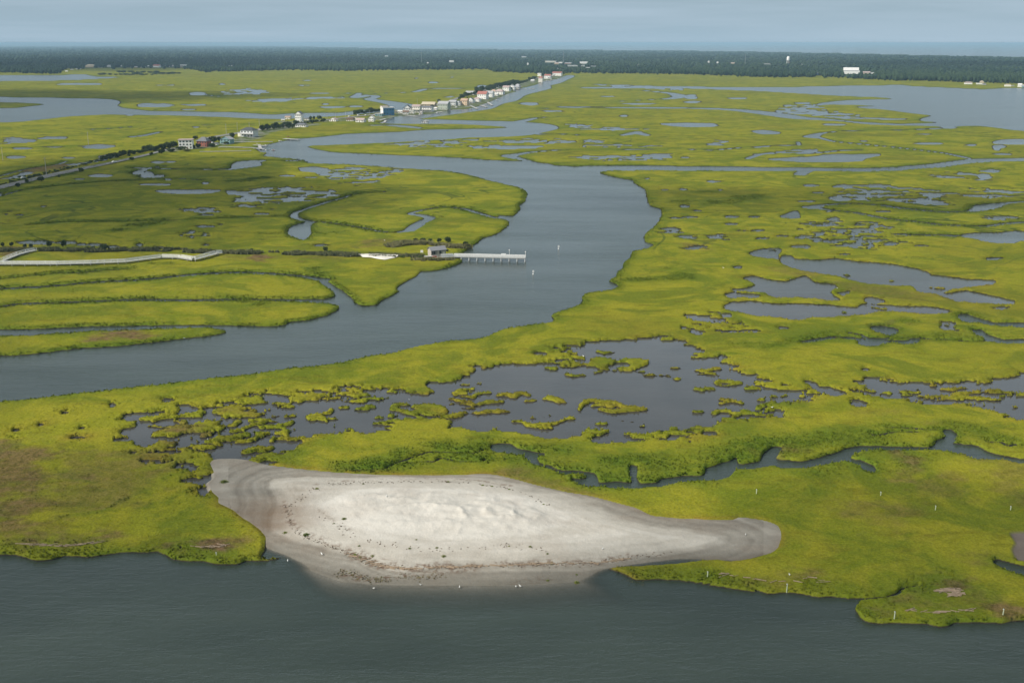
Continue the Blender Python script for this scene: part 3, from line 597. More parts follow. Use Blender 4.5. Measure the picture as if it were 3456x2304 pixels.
def plain(name, col, rough=.7, var=.18, size=1.5, spec=.25, metal=0.0, scl=None):
    g = NT(name)
    tcx = g.n('ShaderNodeTexCoord').outputs['Object']
    f = g.rng(g.noise(size, 4, .6, vec=tcx, scl=scl), .3, .7)
    c2 = tuple(max(0, c * (1 - var)) for c in col); c1 = tuple(min(1, c * (1 + var * .5)) for c in col)
    g.bsdf(g.mix(f, c2, c1), rough, spec, metal=metal)
    return g.m

def marsh_mat(blades=False):
    g = NT('grass_blades' if blades else 'marsh_grass')
    big = g.rng(g.noise(85, 4, .55), .40, .60); mid = g.rng(g.noise(17, 5, .62, dist=.8), .38, .62); sml = g.noise(3.0, 4, .65); fine = g.noise(.55, 3, .7)
    col = g.mix(big, (.150, .178, .014), (.224, .226, .018))
    col = g.mix(g.math('MULTIPLY', mid, .8), col, (.270, .250, .022))
    col = g.mix(g.math('MULTIPLY', g.rng(g.noise(34, 5, .62, dist=1.2), .47, .60), .75), col, (.114, .146, .014))
    col = g.mix(g.math('MULTIPLY', g.rng(g.noise(150, 5, .6), .50, .64), .40), col, (.146, .130, .018))
    col = g.mix(g.math('MULTIPLY', g.rng(g.noise(9, 5, .65, scl=(.6, 1.4, 1)), .52, .66), .45), col, (.130, .118, .013))
    col = g.mix(g.math('MULTIPLY', g.rng(sml, .50, .72), .18), col, (.070, .085, .016))
    # faint rills: thin wandering lines of taller, darker grass
    sy = g.n('ShaderNodeSeparateXYZ'); g.l(g.pos(), sy.inputs[0]); yy = sy.outputs['Y']
    for sz_, wd_, k_ in ((130, .010, .75), (48, .013, .55)):
        rl = g.math('ABSOLUTE', g.math('SUBTRACT', g.noise(sz_, 3, .5, dist=1.4), .5))
        where = g.math('MULTIPLY', g.rng(g.noise(sz_ * 1.7, 3, .6), .50, .60), g.rng(yy, 420, 700))
        col = g.mix(g.math('MULTIPLY', g.math('MULTIPLY', g.rng(rl, wd_ * .4, wd_, 1, 0), where), k_), col, (.040, .066, .016))
    tl = g.attr('tall')
    tcol = g.mix(g.rng(sml, .35, .7), (.062, .112, .012), (.116, .162, .015))
    col = g.mix(g.math('MULTIPLY', tl, .9), col, tcol)
    dr = g.attr('dry')
    dcol = g.mix(g.rng(g.noise(2.2, 5, .65), .38, .62), (.085, .050, .032), (.185, .105, .068))
    dcol = g.mix(g.rng(g.noise(9, 3), .46, .70), dcol, (.120, .110, .026))
    col = g.mix(g.math('MULTIPLY', dr, .9, True), col, dcol)
    col = g.mix(g.math('MULTIPLY', g.attr('rust'), .7), col, (.215, .125, .028))
    col = g.mix(1.0, col, g.mix(g.rng(fine, .3, .72), (.76, .78, .74), (1.18, 1.17, 1.15)), 'MULTIPLY')
    if blades: col = g.mix(1.0, col, (1.12, 1.12, 1.05), 'MULTIPLY')
    # peat and mud wherever the ground lies below the grass line
    sep = g.n('ShaderNodeSeparateXYZ'); g.l(g.pos(), sep.inputs[0])
    zz = g.math('ADD', sep.outputs['Z'], g.math('MULTIPLY', g.math('SUBTRACT', sml, .5), .5))
    mudc = g.mix(g.rng(sml, .35, .65), (.030, .027, .020), (.062, .050, .036))
    col = g.mix(g.rng(zz, .10, .34, 1, 0), col, mudc)
    flat = g.mix(g.rng(g.noise(8, 4, .6), .35, .65), (.135, .112, .095), (.185, .150, .128))
    col = g.mix(g.attr('mud'), col, flat)
    gr = g.mix(g.rng(g.noise(14, 4, .6), .45, .62), (.085, .115, .032), (.24, .23, .20))
    col = g.mix(g.attr('gravel'), col, gr)
    col = g.mix(g.attr('forest'), col, (.030, .045, .020))
    h = g.math('ADD', g.math('MULTIPLY', sml, 1.2), g.math('MULTIPLY', fine, .35))
    if blades:
        # upright blades share the light of the sward they stand in
        geo = g.n('ShaderNodeNewGeometry'); vm = g.n('ShaderNodeVectorMath', operation='MULTIPLY_ADD')
        g.l(geo.outputs['Normal'], vm.inputs[0]); vm.inputs[1].default_value = (.35, .35, .0); vm.inputs[2].default_value = (0, 0, 1)
        nn = g.n('ShaderNodeVectorMath', operation='NORMALIZE'); g.l(vm.outputs[0], nn.inputs[0])
        g.bsdf(col, .95, .02, nn.outputs[0])
        return g.m
    b = g.bsdf(col, .95, .02, g.bump(h, .55, .6))
    return g.m
def sand_mat():
    g = NT('bleached_sand')
    s = g.math('ADD', g.attr('bright'), g.math('MULTIPLY', g.math('SUBTRACT', g.noise(2.4, 5, .65), .5), .16))
    ramp = g.n('ShaderNodeValToRGB'); g.l(s, ramp.inputs[0])
    e = ramp.color_ramp.elements
    e[0].position = .05; e[0].color = (.145, .128, .105, 1); e[1].position = 1.0; e[1].color = (.60, .565, .51, 1)
    x = e.new(.30); x.color = (.270, .246, .208, 1); x = e.new(.62); x.color = (.455, .42, .365, 1)
    col = g.mix(g.math('MULTIPLY', g.attr('rust'), .75), ramp.outputs[0], (.170, .105, .060))
    wr = g.math('MULTIPLY', g.attr('wrack'), g.rng(g.noise(1.6, 5, .7), .46, .62))
    col = g.mix(wr, col, (.135, .082, .052))
    sep = g.n('ShaderNodeSeparateXYZ'); g.l(g.pos(), sep.inputs[0])
    col = g.mix(g.rng(sep.outputs['Z'], -.15, .40, .55, 0.0), col, (.085, .080, .062))
    col = g.mix(1.0, col, g.mix(g.noise(.5, 3, .7), (.86, .86, .86), (1.12, 1.12, 1.12)), 'MULTIPLY')
    h = g.math('ADD', g.noise(1.8, 5, .6), g.math('MULTIPLY', g.noise(.35, 3, .6), .25))
    g.bsdf(col, .9, .1, g.bump(h, .5, .45))
    return g.m
def water_mat():
    g = NT('tidal_water')
    dep = g.attr('depth'); pond = g.attr('pond')
    sep = g.n('ShaderNodeSeparateXYZ'); g.l(g.pos(), sep.inputs[0])
    streak = g.noise(26, 5, .6, scl=(.45, 1.4, 1))
    body = g.mix(g.rng(streak, .35, .65), (.030, .042, .035), (.039, .053, .044))
    bodyp = g.mix(g.rng(g.noise(20, 4), .35, .65), (.050, .049, .048), (.062, .060, .058))
    col = g.mix(pond, body, bodyp)
    w1 = g.noise(1.9, 4, .65, scl=(.5, 1.5, 1)); w2 = g.noise(.5, 2, .5); w3 = g.noise(7, 3, .5, scl=(.5, 1.5, 1))
    gust = g.rng(g.noise(60, 5, .6, scl=(.4, 1.6, 1)), .35, .7)
    h = g.math('ADD', g.math('ADD', w1, g.math('MULTIPLY', w2, .3)), g.math('MULTIPLY', w3, 1.2))
    st = g.math('MULTIPLY', g.math('SUBTRACT', 1.0, g.math('MULTIPLY', pond, .85)), g.math('ADD', .35, gust))
    bp = g.n('ShaderNodeBump'); bp.inputs['Distance'].default_value = .35
    g.l(h, bp.inputs['Height']); g.l(g.math('MULTIPLY', st, .55), bp.inputs['Strength'])
    b = g.n('ShaderNodeBsdfPrincipled')
    g.l(col, b.inputs['Base Color']); b.inputs['IOR'].default_value = 1.33
    b.inputs['Specular IOR Level'].default_value = .5
    g.l(g.mix(pond, (.20, .20, .20), (.07, .07, .07)), b.inputs['Roughness'])
    g.l(bp.outputs[0], b.inputs['Normal'])
    # shallow water lets the bed through: attenuation with the real depth below the surface
    fac = g.math('SUBTRACT', 1.0, g.math('POWER', 2.718, g.math('MULTIPLY', dep, -4.0)), True)
    tr = g.n('ShaderNodeBsdfTransparent'); mx = g.n('ShaderNodeMixShader')
    g.l(g.math('ADD', .12, g.math('MULTIPLY', fac, .88), True), mx.inputs[0]); g.l(tr.outputs[0], mx.inputs[1]); g.l(b.outputs[0], mx.inputs[2])
    g.l(mx.outputs[0], g.out.inputs[0])
    return g.m
def leaf_mat(name, a, b_, size=1.2, up=False):
    g = NT(name)
    oi = g.n('ShaderNodeObjectInfo')
    tcx = g.n('ShaderNodeTexCoord').outputs['Object']
    c = g.mix(g.rng(g.noise(size, 3, .6, vec=tcx), .35, .65), a, b_)
    c = g.mix(1.0, c, g.mix(oi.outputs['Random'], (.75, .8, .8), (1.25, 1.15, 1.1)), 'MULTIPLY')
    nn = None
    if up:
        geo = g.n('ShaderNodeNewGeometry'); vm = g.n('ShaderNodeVectorMath', operation='MULTIPLY_ADD')
        g.l(geo.outputs['Normal'], vm.inputs[0]); vm.inputs[1].default_value = (.5, .5, .0); vm.inputs[2].default_value = (0, -.1, 1)
        n2 = g.n('ShaderNodeVectorMath', operation='NORMALIZE'); g.l(vm.outputs[0], n2.inputs[0]); nn = n2.outputs[0]
    g.bsdf(c, .7, .15, nn)
    return g.m
MARSH = marsh_mat(); BLADES = marsh_mat(True); SAND = sand_mat(); WATER = water_mat()

# ------------------------------------------------------------------ the setting
def sub(faces):
    idx = np.unique(faces); mp_ = np.full(NR * NC, -1); mp_[idx] = np.arange(len(idx))
    return idx, mp_[faces]
idx, fc = sub(quads[fm])
marsh = np_mesh('marsh_ground', co[idx], fc, MARSH)
for nm, a in (('tall', tall), ('dry', dryz), ('rust', rust), ('mud', mud), ('gravel', grav), ('forest', forest)):
    vattr(marsh, nm, a.ravel()[idx])
tag(marsh, 'yellow green salt marsh cut by winding tidal creeks and pools', 'marsh', kind='structure')
idx, fc = sub(quads[fs])
sand = np_mesh('sandbar', coS[idx], fc, SAND)
wrk = np.zeros((NR, NC))
for s_, w_, k_ in (("K 640,415 700,435 780,465 880,472 1020,465 1100,470", 4, 1), ("K 1220,452 1300,458 1400,450 1500,455 1600,445 1700,430", 3, .8), ("K 400,230 430,300 480,345 560,375 640,410", 2.2, .7), ("K 520,165 560,150 700,145 900,140 1000,140 1150,150 1250,165", 1.6, .7), ("K 620,485 700,505 790,500", 3, 1), ("K 830,495 930,500 1010,490", 2.0, 1), ("K 1280,520 1400,512", 3, .5), ("K 530,260 600,310 660,345", 1.5, .5)):
    wrk = np.maximum(wrk, k_ * sstep(w_ * .6, -w_ * .3, line(s_, w_ * .6, .8)))
for nm, a in (('bright', sb), ('rust', srust), ('wrack', wrk)):
    vattr(sand, nm, a.ravel()[idx])
tag(sand, 'pale bleached sandbar sloping into grey green water', 'sandbar', kind='structure')

# water: one level sheet out to the horizon; it carries the depth of the bed under it
r_i = np.unique(np.concatenate([np.arange(0, NR, 2), [NR - 1]])); c_i = np.unique(np.concatenate([np.arange(0, NC, 2), [NC - 1]]))
wx = GX[np.ix_(r_i, c_i)]; wy = GY[np.ix_(r_i, c_i)]
wd = np.maximum(0, -np.where(Ds < 0, ZS, Z))[np.ix_(r_i, c_i)]
wd = np.where(smask[np.ix_(r_i, c_i)] > .02, wd, np.maximum(wd, 1.0))
pn = (np.minimum(Dpo, BIG) < np.minimum(chan_near, Dfr))[np.ix_(r_i, c_i)].astype(float)
pn = pn * (1 - .8 * sstep(430, 640, GD[np.ix_(r_i, c_i)]))
far_y = np.array([42000.0, 70000.0])
fx_ = wx[0] / wy[0]
ex = np.stack([fx_ * y for y in far_y[::-1]]); ey = np.stack([np.full(len(fx_), y) for y in far_y[::-1]])
wx = np.vstack([ex, wx]); wy = np.vstack([ey, wy]); wd = np.vstack([np.ones((2, len(c_i))), wd]); pn = np.vstack([np.zeros((2, len(c_i))), pn])
far_l = np.minimum(wx[:, :1] - 3000, -wy[:, :1] * 1.2 - 2500); far_r = -np.minimum(-wx[:, -1:] - 3000, -wy[:, -1:] * 1.2 - 2500)
wx = np.hstack([far_l, wx, far_r]); wy = np.hstack([wy[:, :1], wy, wy[:, -1:]]); wd = np.hstack([wd[:, :1] * 0 + 1, wd, wd[:, -1:] * 0 + 1]); pn = np.hstack([pn[:, :1] * 0, pn, pn[:, -1:] * 0])
wx = np.vstack([wx, wx[-1:]]); wy = np.vstack([wy, wy[-1:] * 0 - 350]); wd = np.vstack([wd, wd[-1:] * 0 + 1]); pn = np.vstack([pn, pn[-1:] * 0])
a_, b_ = wx.shape
iw = np.arange(a_ * b_).reshape(a_, b_)
fw = np.stack([iw[1:, :-1], iw[1:, 1:], iw[:-1, 1:], iw[:-1, :-1]], -1).reshape(-1, 4)
water = np_mesh('water', np.stack([wx, wy, np.zeros_like(wx)], -1).reshape(-1, 3), fw, WATER)
vattr(water, 'depth', wd.ravel()); vattr(water, 'pond', pn.ravel())
tag(water, 'grey green tidal water of the sound, river, creeks and marsh ponds', 'water', kind='structure')
# ------------------------------------------------------------------ air
def haze(density, top):
    g = NT('haze_air')
    v = g.n('ShaderNodeVolumePrincipled')
    v.inputs['Color'].default_value = (.52, .78, .98, 1)
    v.inputs['Density'].default_value = density
    v.inputs['Anisotropy'].default_value = 0.0
    g.l(v.outputs[0], g.out.inputs['Volume'])
    x0, x1, y0, y1, z0, z1 = -60000, 60000, -400, 72000, -2.6, top
    p = np.array([(x, y, z) for z in (z0, z1) for y in (y0, y1) for x in (x0, x1)], float)
    f = np.array([(0, 2, 3, 1), (4, 5, 7, 6), (0, 1, 5, 4), (2, 6, 7, 3), (0, 4, 6, 2), (1, 3, 7, 5)])
    o = np_mesh('haze', p, f, g.m, smooth=False)
    tag(o, kind='stuff')
haze(4.8e-5, CAM_H + 4)

# ------------------------------------------------------------------ clouds whose shadows drift over the marsh
def ico(n):
    import bmesh
    b = bmesh.new(); bmesh.ops.create_icosphere(b, subdivisions=n, radius=1.0)
    v = np.array([x.co[:] for x in b.verts]); f = np.array([[x.index for x in y.verts] for y in b.faces]); b.free()
    return v, f
ICO1, ICO2, ICO3, ICO4 = ico(1), ico(2), ico(3), ico(4)
def cloud_mat(density):
    g = NT('cloud_vapour')
    v = g.n('ShaderNodeVolumePrincipled'); v.inputs['Color'].default_value = (.95, .96, .98, 1); v.inputs['Density'].default_value = density
    g.l(v.outputs[0], g.out.inputs['Volume']); return g.m
CM = cloud_mat(0.0065)
def cloud(x, y, rx, ry, alt, thick, seed, label):
    v, f = ICO4
    off = np.array(sdir) * (alt / sdir.z)
    d = 1 + .55 * fbm(v[:, 0] * 1.7 + seed * 7, v[:, 1] * 1.7 + v[:, 2] * .8, seed, 4)
    p = v * d[:, None] * np.array([rx, ry, thick])
    o = np_mesh('cloud', p, f, CM)
    o.location = (x + off[0], y + off[1], alt)
    tag(o, label, 'cloud')
cloud(-330, 860, 210, 260, 620, 75, 3, 'broad soft cloud shading the marsh left of the river')
cloud(215, 800, 190, 85, 620, 30, 5, 'narrow low cloud shading the dark band of marsh right of the river')
cloud(-1300, 2300, 800, 420, 900, 80, 8, 'wide cloud over the far left bay and marsh')
cloud(-1900, 6500, 1500, 1800, 900, 80, 9, 'big cloud above the wooded shore on the left')
cloud(2400, 5600, 900, 900, 900, 70, 12, 'cloud above the woods beyond the open bay')
cloud(85, 222, 75, 40, 620, 28, 15, 'unseen thin cloud added to shade the near right point of marsh')  # out of view, added to darken the near right grass
cloud(-112, 250, 55, 60, 620, 28, 17, 'unseen thin cloud added to shade the near left point of marsh')  # out of view, added to darken the near left grass
# ------------------------------------------------------------------ vegetation
def hz(x, y):
    """height of the marsh surface at world points (nearest lattice vertex)"""
    x = np.asarray(x, float); y = np.asarray(y, float)
    d = y * CT + CAM_H * ST
    px = 1728 + FPX * x / d; py = 1152 - FPX * (y * ST - CAM_H * CT) / d
    r = np.clip(np.searchsorted(rows_py, py), 0, NR - 1); c = np.clip(((px - cols_px[0]) / 4.3 + .5).astype(int), 0, NC - 1)
    return np.where(Ds[r, c] < 0, ZS[r, c], Z[r, c])
def gz(px, py, it=3):
    """ground point seen at a photo pixel, on the actual terrain"""
    z = 0.9
    for _ in range(it):
        x, y, t = ground(px, py, z); z = float(max(hz(x, y), 0.0))
    return float(x), float(y), z, float(t)
def tufts(name, x, y, z, h, w, n=3, lean=.35, mat=BLADES, seed=0):
    """clumps of grass: n tapering blades bunches each"""
    r = np.random.default_rng(seed); m = len(x); k = n
    a = r.uniform(0, 2 * math.pi, (m, k)); l = r.uniform(.2, 1, (m, k)) * lean
    X = x[:, None] + np.cos(a) * w[:, None] * .3; Y = y[:, None] + np.sin(a) * w[:, None] * .3
    b = a + math.pi / 2
    H = h[:, None] * r.uniform(.65, 1.1, (m, k))
    W = w[:, None] * r.uniform(.35, .6, (m, k))
    Zb = np.repeat(z[:, None] - .15, k, 1)
    p0 = np.stack([X - np.cos(b) * W, Y - np.sin(b) * W, Zb], -1); p1 = np.stack([X + np.cos(b) * W, Y + np.sin(b) * W, Zb], -1)
    p2 = np.stack([X + np.cos(a) * l * H, Y + np.sin(a) * l * H, Zb + H + .15], -1)
    v = np.stack([p0, p1, p2], 2).reshape(-1, 3)
    f = np.arange(len(v)).reshape(-1, 3)
    return np_mesh(name, v, f, mat, smooth=False), 3 * k
okm = (D > 0.25) & (smask < .02) & (mud < .3) & (forest < .1) & (PXg > -250) & (PXg < 3700) & (PYg < 2500) & (Ds > .4)
def sample(wt, n, seed):
    r = np.random.default_rng(seed); p = (wt / wt.sum()).ravel()
    i = np.searchsorted(np.cumsum(p), r.random(n)); i = np.minimum(i, NR * NC - 1)
    dx = np.abs(np.gradient(GX, axis=1)).ravel()[i]; dy = cell.ravel()[i]
    return i, GX.ravel()[i] + dx * r.uniform(-.6, .6, n), GY.ravel()[i] + dy * r.uniform(-.6, .6, n), r
def grass(name, wt, n, hh, ww, seed, label, cat):
    i, x, y, r = sample(wt, n, seed)
    z = Z.ravel()[i]
    k = np.maximum(1, GD.ravel()[i] / 420)
    o, rep = tufts(name, x, y, z, hh * r.uniform(.6, 1.35, n) * k ** .5, ww * r.uniform(.7, 1.3, n) * k, seed=seed)
    for nm, a in (('tall', tall), ('dry', dryz), ('rust', rust)): vattr(o, nm, np.repeat(a.ravel()[i], rep))
    tag(o, label, cat, kind='stuff')
nearw = np.clip(1.6 - GD / 420, 0, 1)
area = np.abs(np.gradient(GX, axis=1)) * cell
grass('tall_cordgrass', okm * (np.clip(tall - .25, 0, 1) ** 1.2) * area * np.clip(1.7 - GD / 700, 0, 1), 30000, .36, .5, 21, 'tall deep green cordgrass lining the creek banks', 'cordgrass')
edge = np.exp(-np.maximum(np.minimum(Dpo, Dfr), 0) / 1.2) * okm
grass('shore_grass', edge * area * np.clip(1.6 - GD / 600, 0, 1), 20000, .24, .4, 22, 'short olive grass fringing the ponds and the shore', 'marsh grass')
grass('meadow_grass', okm * (.35 + .65 * (gp > 0)) * area * nearw, 13000, .20, .5, 23, 'low yellow green hay grass over the open marsh', 'marsh grass')

# reeds on the old causeway between the boardwalk and the pier
REED = leaf_mat('reed', (.115, .125, .050), (.190, .185, .085), 4.0, up=True)
def reeds(name, s, n, width, h, seed, label):
    p = catmull(PT(s), False, 4); r = np.random.default_rng(seed)
    x, y, _ = ground(p[:, 0], p[:, 1], .9)
    t = r.uniform(0, len(p) - 1.001, n); i = t.astype(int); f = t - i
    X = x[i] + (x[i + 1] - x[i]) * f + r.normal(0, 1.0, n); Y = y[i] + (y[i + 1] - y[i]) * f + r.uniform(-1, 1, n) * width * (.4 + .6 * vnoise(X / 9, X * 0, seed))
    z = np.maximum(hz(X, Y), .6)
    keep = fbm(X / 6, Y / 5, seed, 3) > -.22
    X, Y, z = X[keep], Y[keep], z[keep]
    o, _ = tufts(name, X, Y, z, h * r.uniform(.6, 1.2, len(X)), np.full(len(X), .9), 4, .4, REED, seed)
    tag(o, label, 'reeds', kind='stuff')
reeds('reeds', "D -100,400 300,395 700,400 1100,395 1500,412 1900,418 2352,425 E 0,430 200,432 400,438 560,440", 7500, 5.5, 1.5, 31, 'greyish reeds covering the low bank between boardwalk and pier')
reeds('reeds', "E 330,365 450,350 600,352 750,372 880,375", 2600, 8.0, 1.6, 33, 'pale reed bed behind the pier hut')
reeds('reeds', "E 520,462 620,465 700,458 760,460", 700, 3.0, 1.2, 34, 'short reeds below the pier ramp')

def fringe(s, n, seed, label):
    p = catmull(PT(s), False, 3); r = np.random.default_rng(seed); t = r.uniform(0, len(p) - 1.001, n); i = t.astype(int)
    x, y, _ = ground(p[:, 0], p[:, 1], .1); X = x[i] + r.normal(0, .5, n); Y = y[i] + r.normal(0, .8, n)
    o, _ = tufts('shore_weed', X, Y, np.maximum(hz(X, Y), -.1), r.uniform(.12, .3, n), np.full(n, .42), 3, .5, leaf_mat('shore_weed', (.13, .095, .045), (.19, .17, .055), 1.0, up=True), seed)
    tag(o, label, 'weeds', kind='stuff')
fringe("K 585,499 612,486 640,484 700,500 750,510 795,508", 150, 41, 'dark brown weedy grass fringe at the lower left waterline of the sandbar')
fringe("K 825,494 900,500 940,503 1010,494", 70, 42, 'thin brown weed line at the lower middle waterline of the sandbar')
fringe("K 1690,505 1720,518 1755,520", 30, 43, 'yellow weed patch in the water right of the sandbar')

# ---- shrubs and trees: leaf clumps spread through the crown, with a stem
def crown_mesh(name, n, seed, mat, lobes=6, flat=.75, leaf=.13):
    r = np.random.default_rng(seed)
    c = r.normal(0, 1, (lobes, 3)); c /= np.linalg.norm(c, axis=1)[:, None]; c *= r.uniform(.25, .62, (lobes, 1)); c[:, 2] = np.abs(c[:, 2]) * .8 - .05
    rad = r.uniform(.32, .58, lobes)
    k = r.integers(0, lobes, n); d = r.normal(0, 1, (n, 3)); d /= np.linalg.norm(d, axis=1)[:, None]
    q_ = c[k] + d * (rad[k] * r.uniform(.55, 1.05, n) ** .5)[:, None]
    q_[:, 2] = (q_[:, 2] * flat + .5)
    ok_ = q_[:, 2] > .02; q_ = q_[ok_]; n = len(q_)
    u = r.normal(0, 1, (n, 3)); u /= np.linalg.norm(u, axis=1)[:, None]; v = np.cross(u, r.normal(0, 1, (n, 3))); v /= np.linalg.norm(v, axis=1)[:, None]
    s = leaf * r.uniform(.6, 1.5, n)[:, None]
    P = np.stack([q_ - u * s, q_ - v * s * .8, q_ + u * s, q_ + v * s * .8], 1).reshape(-1, 3)
    me = np_mesh(name, P, np.arange(len(P)).reshape(-1, 4), mat, smooth=False)
    return me
def stem_mesh(name, h, r0, seed, mat):
    rr = np.random.default_rng(seed); V = []; F = []
    def limb(p, q_, a, b):
        i = len(V); d = np.array(q_) - np.array(p); d = d / np.linalg.norm(d); u = np.cross(d, [1, .3, .2]); u /= np.linalg.norm(u); w_ = np.cross(d, u)
        for c_, rad in ((p, a), (q_, b)):
            for t in range(5):
                V.append(np.array(c_) + rad * (math.cos(t * 1.2566) * u + math.sin(t * 1.2566) * w_))
        for t in range(5): F.append((i + t, i + (t + 1) % 5, i + 5 + (t + 1) % 5, i + 5 + t))
    limb((0, 0, -.05), (0.02, 0.01, h), r0, r0 * .7)
    for t in range(4):
        a = rr.uniform(0, 6.28); limb((0.02, .01, h * .9), (.4 * math.cos(a), .4 * math.sin(a), h + rr.uniform(.2, .4)), r0 * .6, r0 * .25)
    return np_mesh(name, np.array(V), np.array(F), mat, smooth=True)
BARK = plain('bark', (.11, .085, .06), .9, .3, .4)
LEAF = dict(dark=leaf_mat('dark_leaves', (.030, .052, .022), (.066, .095, .030), .5), mid=leaf_mat('green_leaves', (.050, .085, .024), (.105, .145, .036), .5), olive=leaf_mat('olive_leaves', (.095, .115, .036), (.160, .175, .052), .5))
PROTO = {}
def plant(kind, leafc, px, py, wpx, hpx, label, cat, group, z=None, name=None):
    """a shrub or tree standing at a photo pixel; size given in photo pixels"""
    x, y, zz, t = gz(px, py)
    var = int(RNG.integers(0, 3)); key = (kind, leafc, var)
    nm = name or {'bush': 'shrub', 'tree': 'tree', 'cedar': 'cedar_tree'}[kind]
    if key not in PROTO:
        cr = crown_mesh('crown', {'bush': 420, 'tree': 520, 'cedar': 420}[kind], 50 + var * 7 + len(leafc), LEAF[leafc], lobes={'bush': 7, 'tree': 8, 'cedar': 6}[kind], leaf=.11)
        tr = stem_mesh('trunk', .22 if kind != 'tree' else .32, .035, 60 + var, BARK)
        C.objects.unlink(cr); C.objects.unlink(tr)
        PROTO[key] = (cr, tr)
    cr, tr = PROTO[key]
    root = bpy.data.objects.new(nm, None); C.objects.link(root)
    root.empty_display_size = .5
    root.location = (x, y, zz - .05); root.rotation_euler = (0, 0, random.uniform(0, 6.28))
    wd_ = wpx * t / FPX; hh_ = hpx * t / FPX
    c = cr.copy(); C.objects.link(c); c.parent = root
    s = tr.copy(); C.objects.link(s); s.parent = root
    if kind == 'bush': c.scale = (wd_ * .62, wd_ * .5, hh_ * .95); s.scale = (wd_ * .6, wd_ * .6, hh_)
    elif kind == 'tree': c.scale = (wd_ * .55, wd_ * .55, hh_ * .84); c.location = (0, 0, hh_ * .12); s.scale = (wd_ * .7, wd_ * .7, hh_)
    else: c.scale = (wd_ * .5, wd_ * .5, hh_ * .9); c.location = (0, 0, hh_ * .05); s.scale = (wd_ * .6, wd_ * .6, hh_)
    tag(root, label, cat, group)
    return root
def row(s, n, w, h, jit, kind, leafc, label, cat, group):
    p = catmull(PT(s), False, 3); t = np.linspace(0, len(p) - 1, n)
    for k in t:
        a = p[int(k)]; f = random.uniform(.6, 1.4)
        plant(kind, leafc, a[0] + random.uniform(-1, 1) * jit * 1.5, a[1] + random.uniform(-1, 1) * jit, w * f, h * f * random.uniform(.85, 1.2), label, cat, group)
HEDGE = 'dark green shrub in the long hedge beside the causeway road'
GH = 'shrubs of the roadside hedge'
row("Y 20,640 200,595 420,545 600,500 800,455 1000,405 1250,345", 34, 16, 6, 1.2, 'bush', 'dark', HEDGE, 'shrub', GH)
row("Y 1280,335 1450,300 1600,275 1800,235 2000,200 2180,165", 30, 24, 13, 2.0, 'bush', 'dark', HEDGE, 'shrub', GH)
row("Y 1350,310 1600,262 1900,205 2150,155", 12, 22, 14, 2.0, 'tree', 'dark', 'taller dark tree rising out of the hedge by the causeway road', 'tree', 'trees of the roadside hedge')
row("Y 120,575 300,545 500,515 800,430", 12, 13, 6, 1.5, 'bush', 'mid', 'small green shrub on the muddy bank behind the causeway road', 'shrub', 'shrubs on the muddy bank')
for a_, b_, w_, h_, lb in ((230, 665, 20, 14, 'dark shrub on the near verge of the road, closest to the left edge'), (340, 622, 17, 14, 'upright dark shrub on the near road verge between two rounder ones'), (500, 605, 30, 20, 'widest dark shrub on the near verge of the causeway road'), (735, 545, 14, 9, 'small low shrub alone on the near road verge'),
        (1015, 485, 22, 17, 'dense dark shrub on the near verge halfway along the road'), (1640, 340, 19, 13, 'dark shrub on the near road verge beyond the white car'), (1880, 280, 15, 13, 'narrow dark shrub on the near road verge beside a larger one'), (2000, 260, 27, 18, 'large dark shrub on the near road verge before the white house')):
    plant('bush', 'dark', 0 + a_ * TILE['Y'][2], 450 + b_ * TILE['Y'][2], w_, h_, lb, 'shrub', 'shrubs on the near road verge')
# around the first houses
for a_, b_, w_, h_, c_, lb in ((440, 480, 14, 13, 'dark', 'dark tree between the white house and the brick house'), (520, 465, 24, 15, 'dark', 'wide dark shrub in front of the red brick house'), (740, 455, 30, 14, 'dark', 'dark shrub in front of the grey sheds'), (760, 385, 34, 22, 'dark', 'large dark tree between brick house and teal house'), (850, 360, 20, 15, 'dark', 'dark tree left of the small teal house'),
        (1050, 305, 26, 17, 'dark', 'round dark tree left of the big grey house'), (940, 410, 20, 9, 'mid', 'low green shrub before the small teal house'), (470, 330, 20, 12, 'dark', 'dark tree behind the white three storey house'), (230, 500, 46, 12, 'dark', 'broad low shrub at the foot of the white three storey house'), (90, 530, 36, 12, 'dark', 'dark thicket where the road meets the first house'), (330, 520, 30, 8, 'olive', 'olive shrub in front of the white three storey house')):
    plant('bush', c_, 560 + a_ * TILE['Z2'][2], 400 + b_ * TILE['Z2'][2], w_, h_, lb, 'shrub' if 'shrub' in lb or 'thicket' in lb else 'tree', 'plants around the first houses')
row("Z2 1540,190 1650,175 1750,165 1870,150 1960,150 2030,130", 14, 19, 15, 2.0, 'bush', 'dark', 'dark tree in the clump beside the road past the grey house', 'tree', 'clump of trees past the grey house')
row("Z3 0,370 80,345 180,330 400,320 520,305 680,285", 14, 17, 9, 2.0, 'bush', 'dark', 'dark shrub in the row behind the low white cottage', 'shrub', 'shrubs behind the low cottage')
for a_, b_, w_, h_, lb in ((470, 262, 13, 13, 'left tree of the three dark trees beside the tall gabled house'), (515, 262, 12, 13, 'middle tree of the three dark trees beside the tall gabled house'), (600, 262, 17, 16, 'right and largest tree of the three dark trees beside the tall gabled house')):
    plant('tree', 'dark', 950 + a_ * TILE['Z3'][2], 350 + b_ * TILE['Z3'][2], w_, h_, lb, 'tree', 'three trees beside the gabled house')
row("Z3 1160,185 1250,170 1350,160 1450,150 1550,140", 14, 18, 13, 1.5, 'tree', 'dark', 'dark tree in the row left of the blue house', 'tree', 'trees left of the blue house')
row("Z4 1190,330 1280,290 1380,262 1500,240", 14, 14, 12, 1.5, 'tree', 'dark', 'dark tree before the white cottage across the road', 'tree', 'trees before the white cottage')
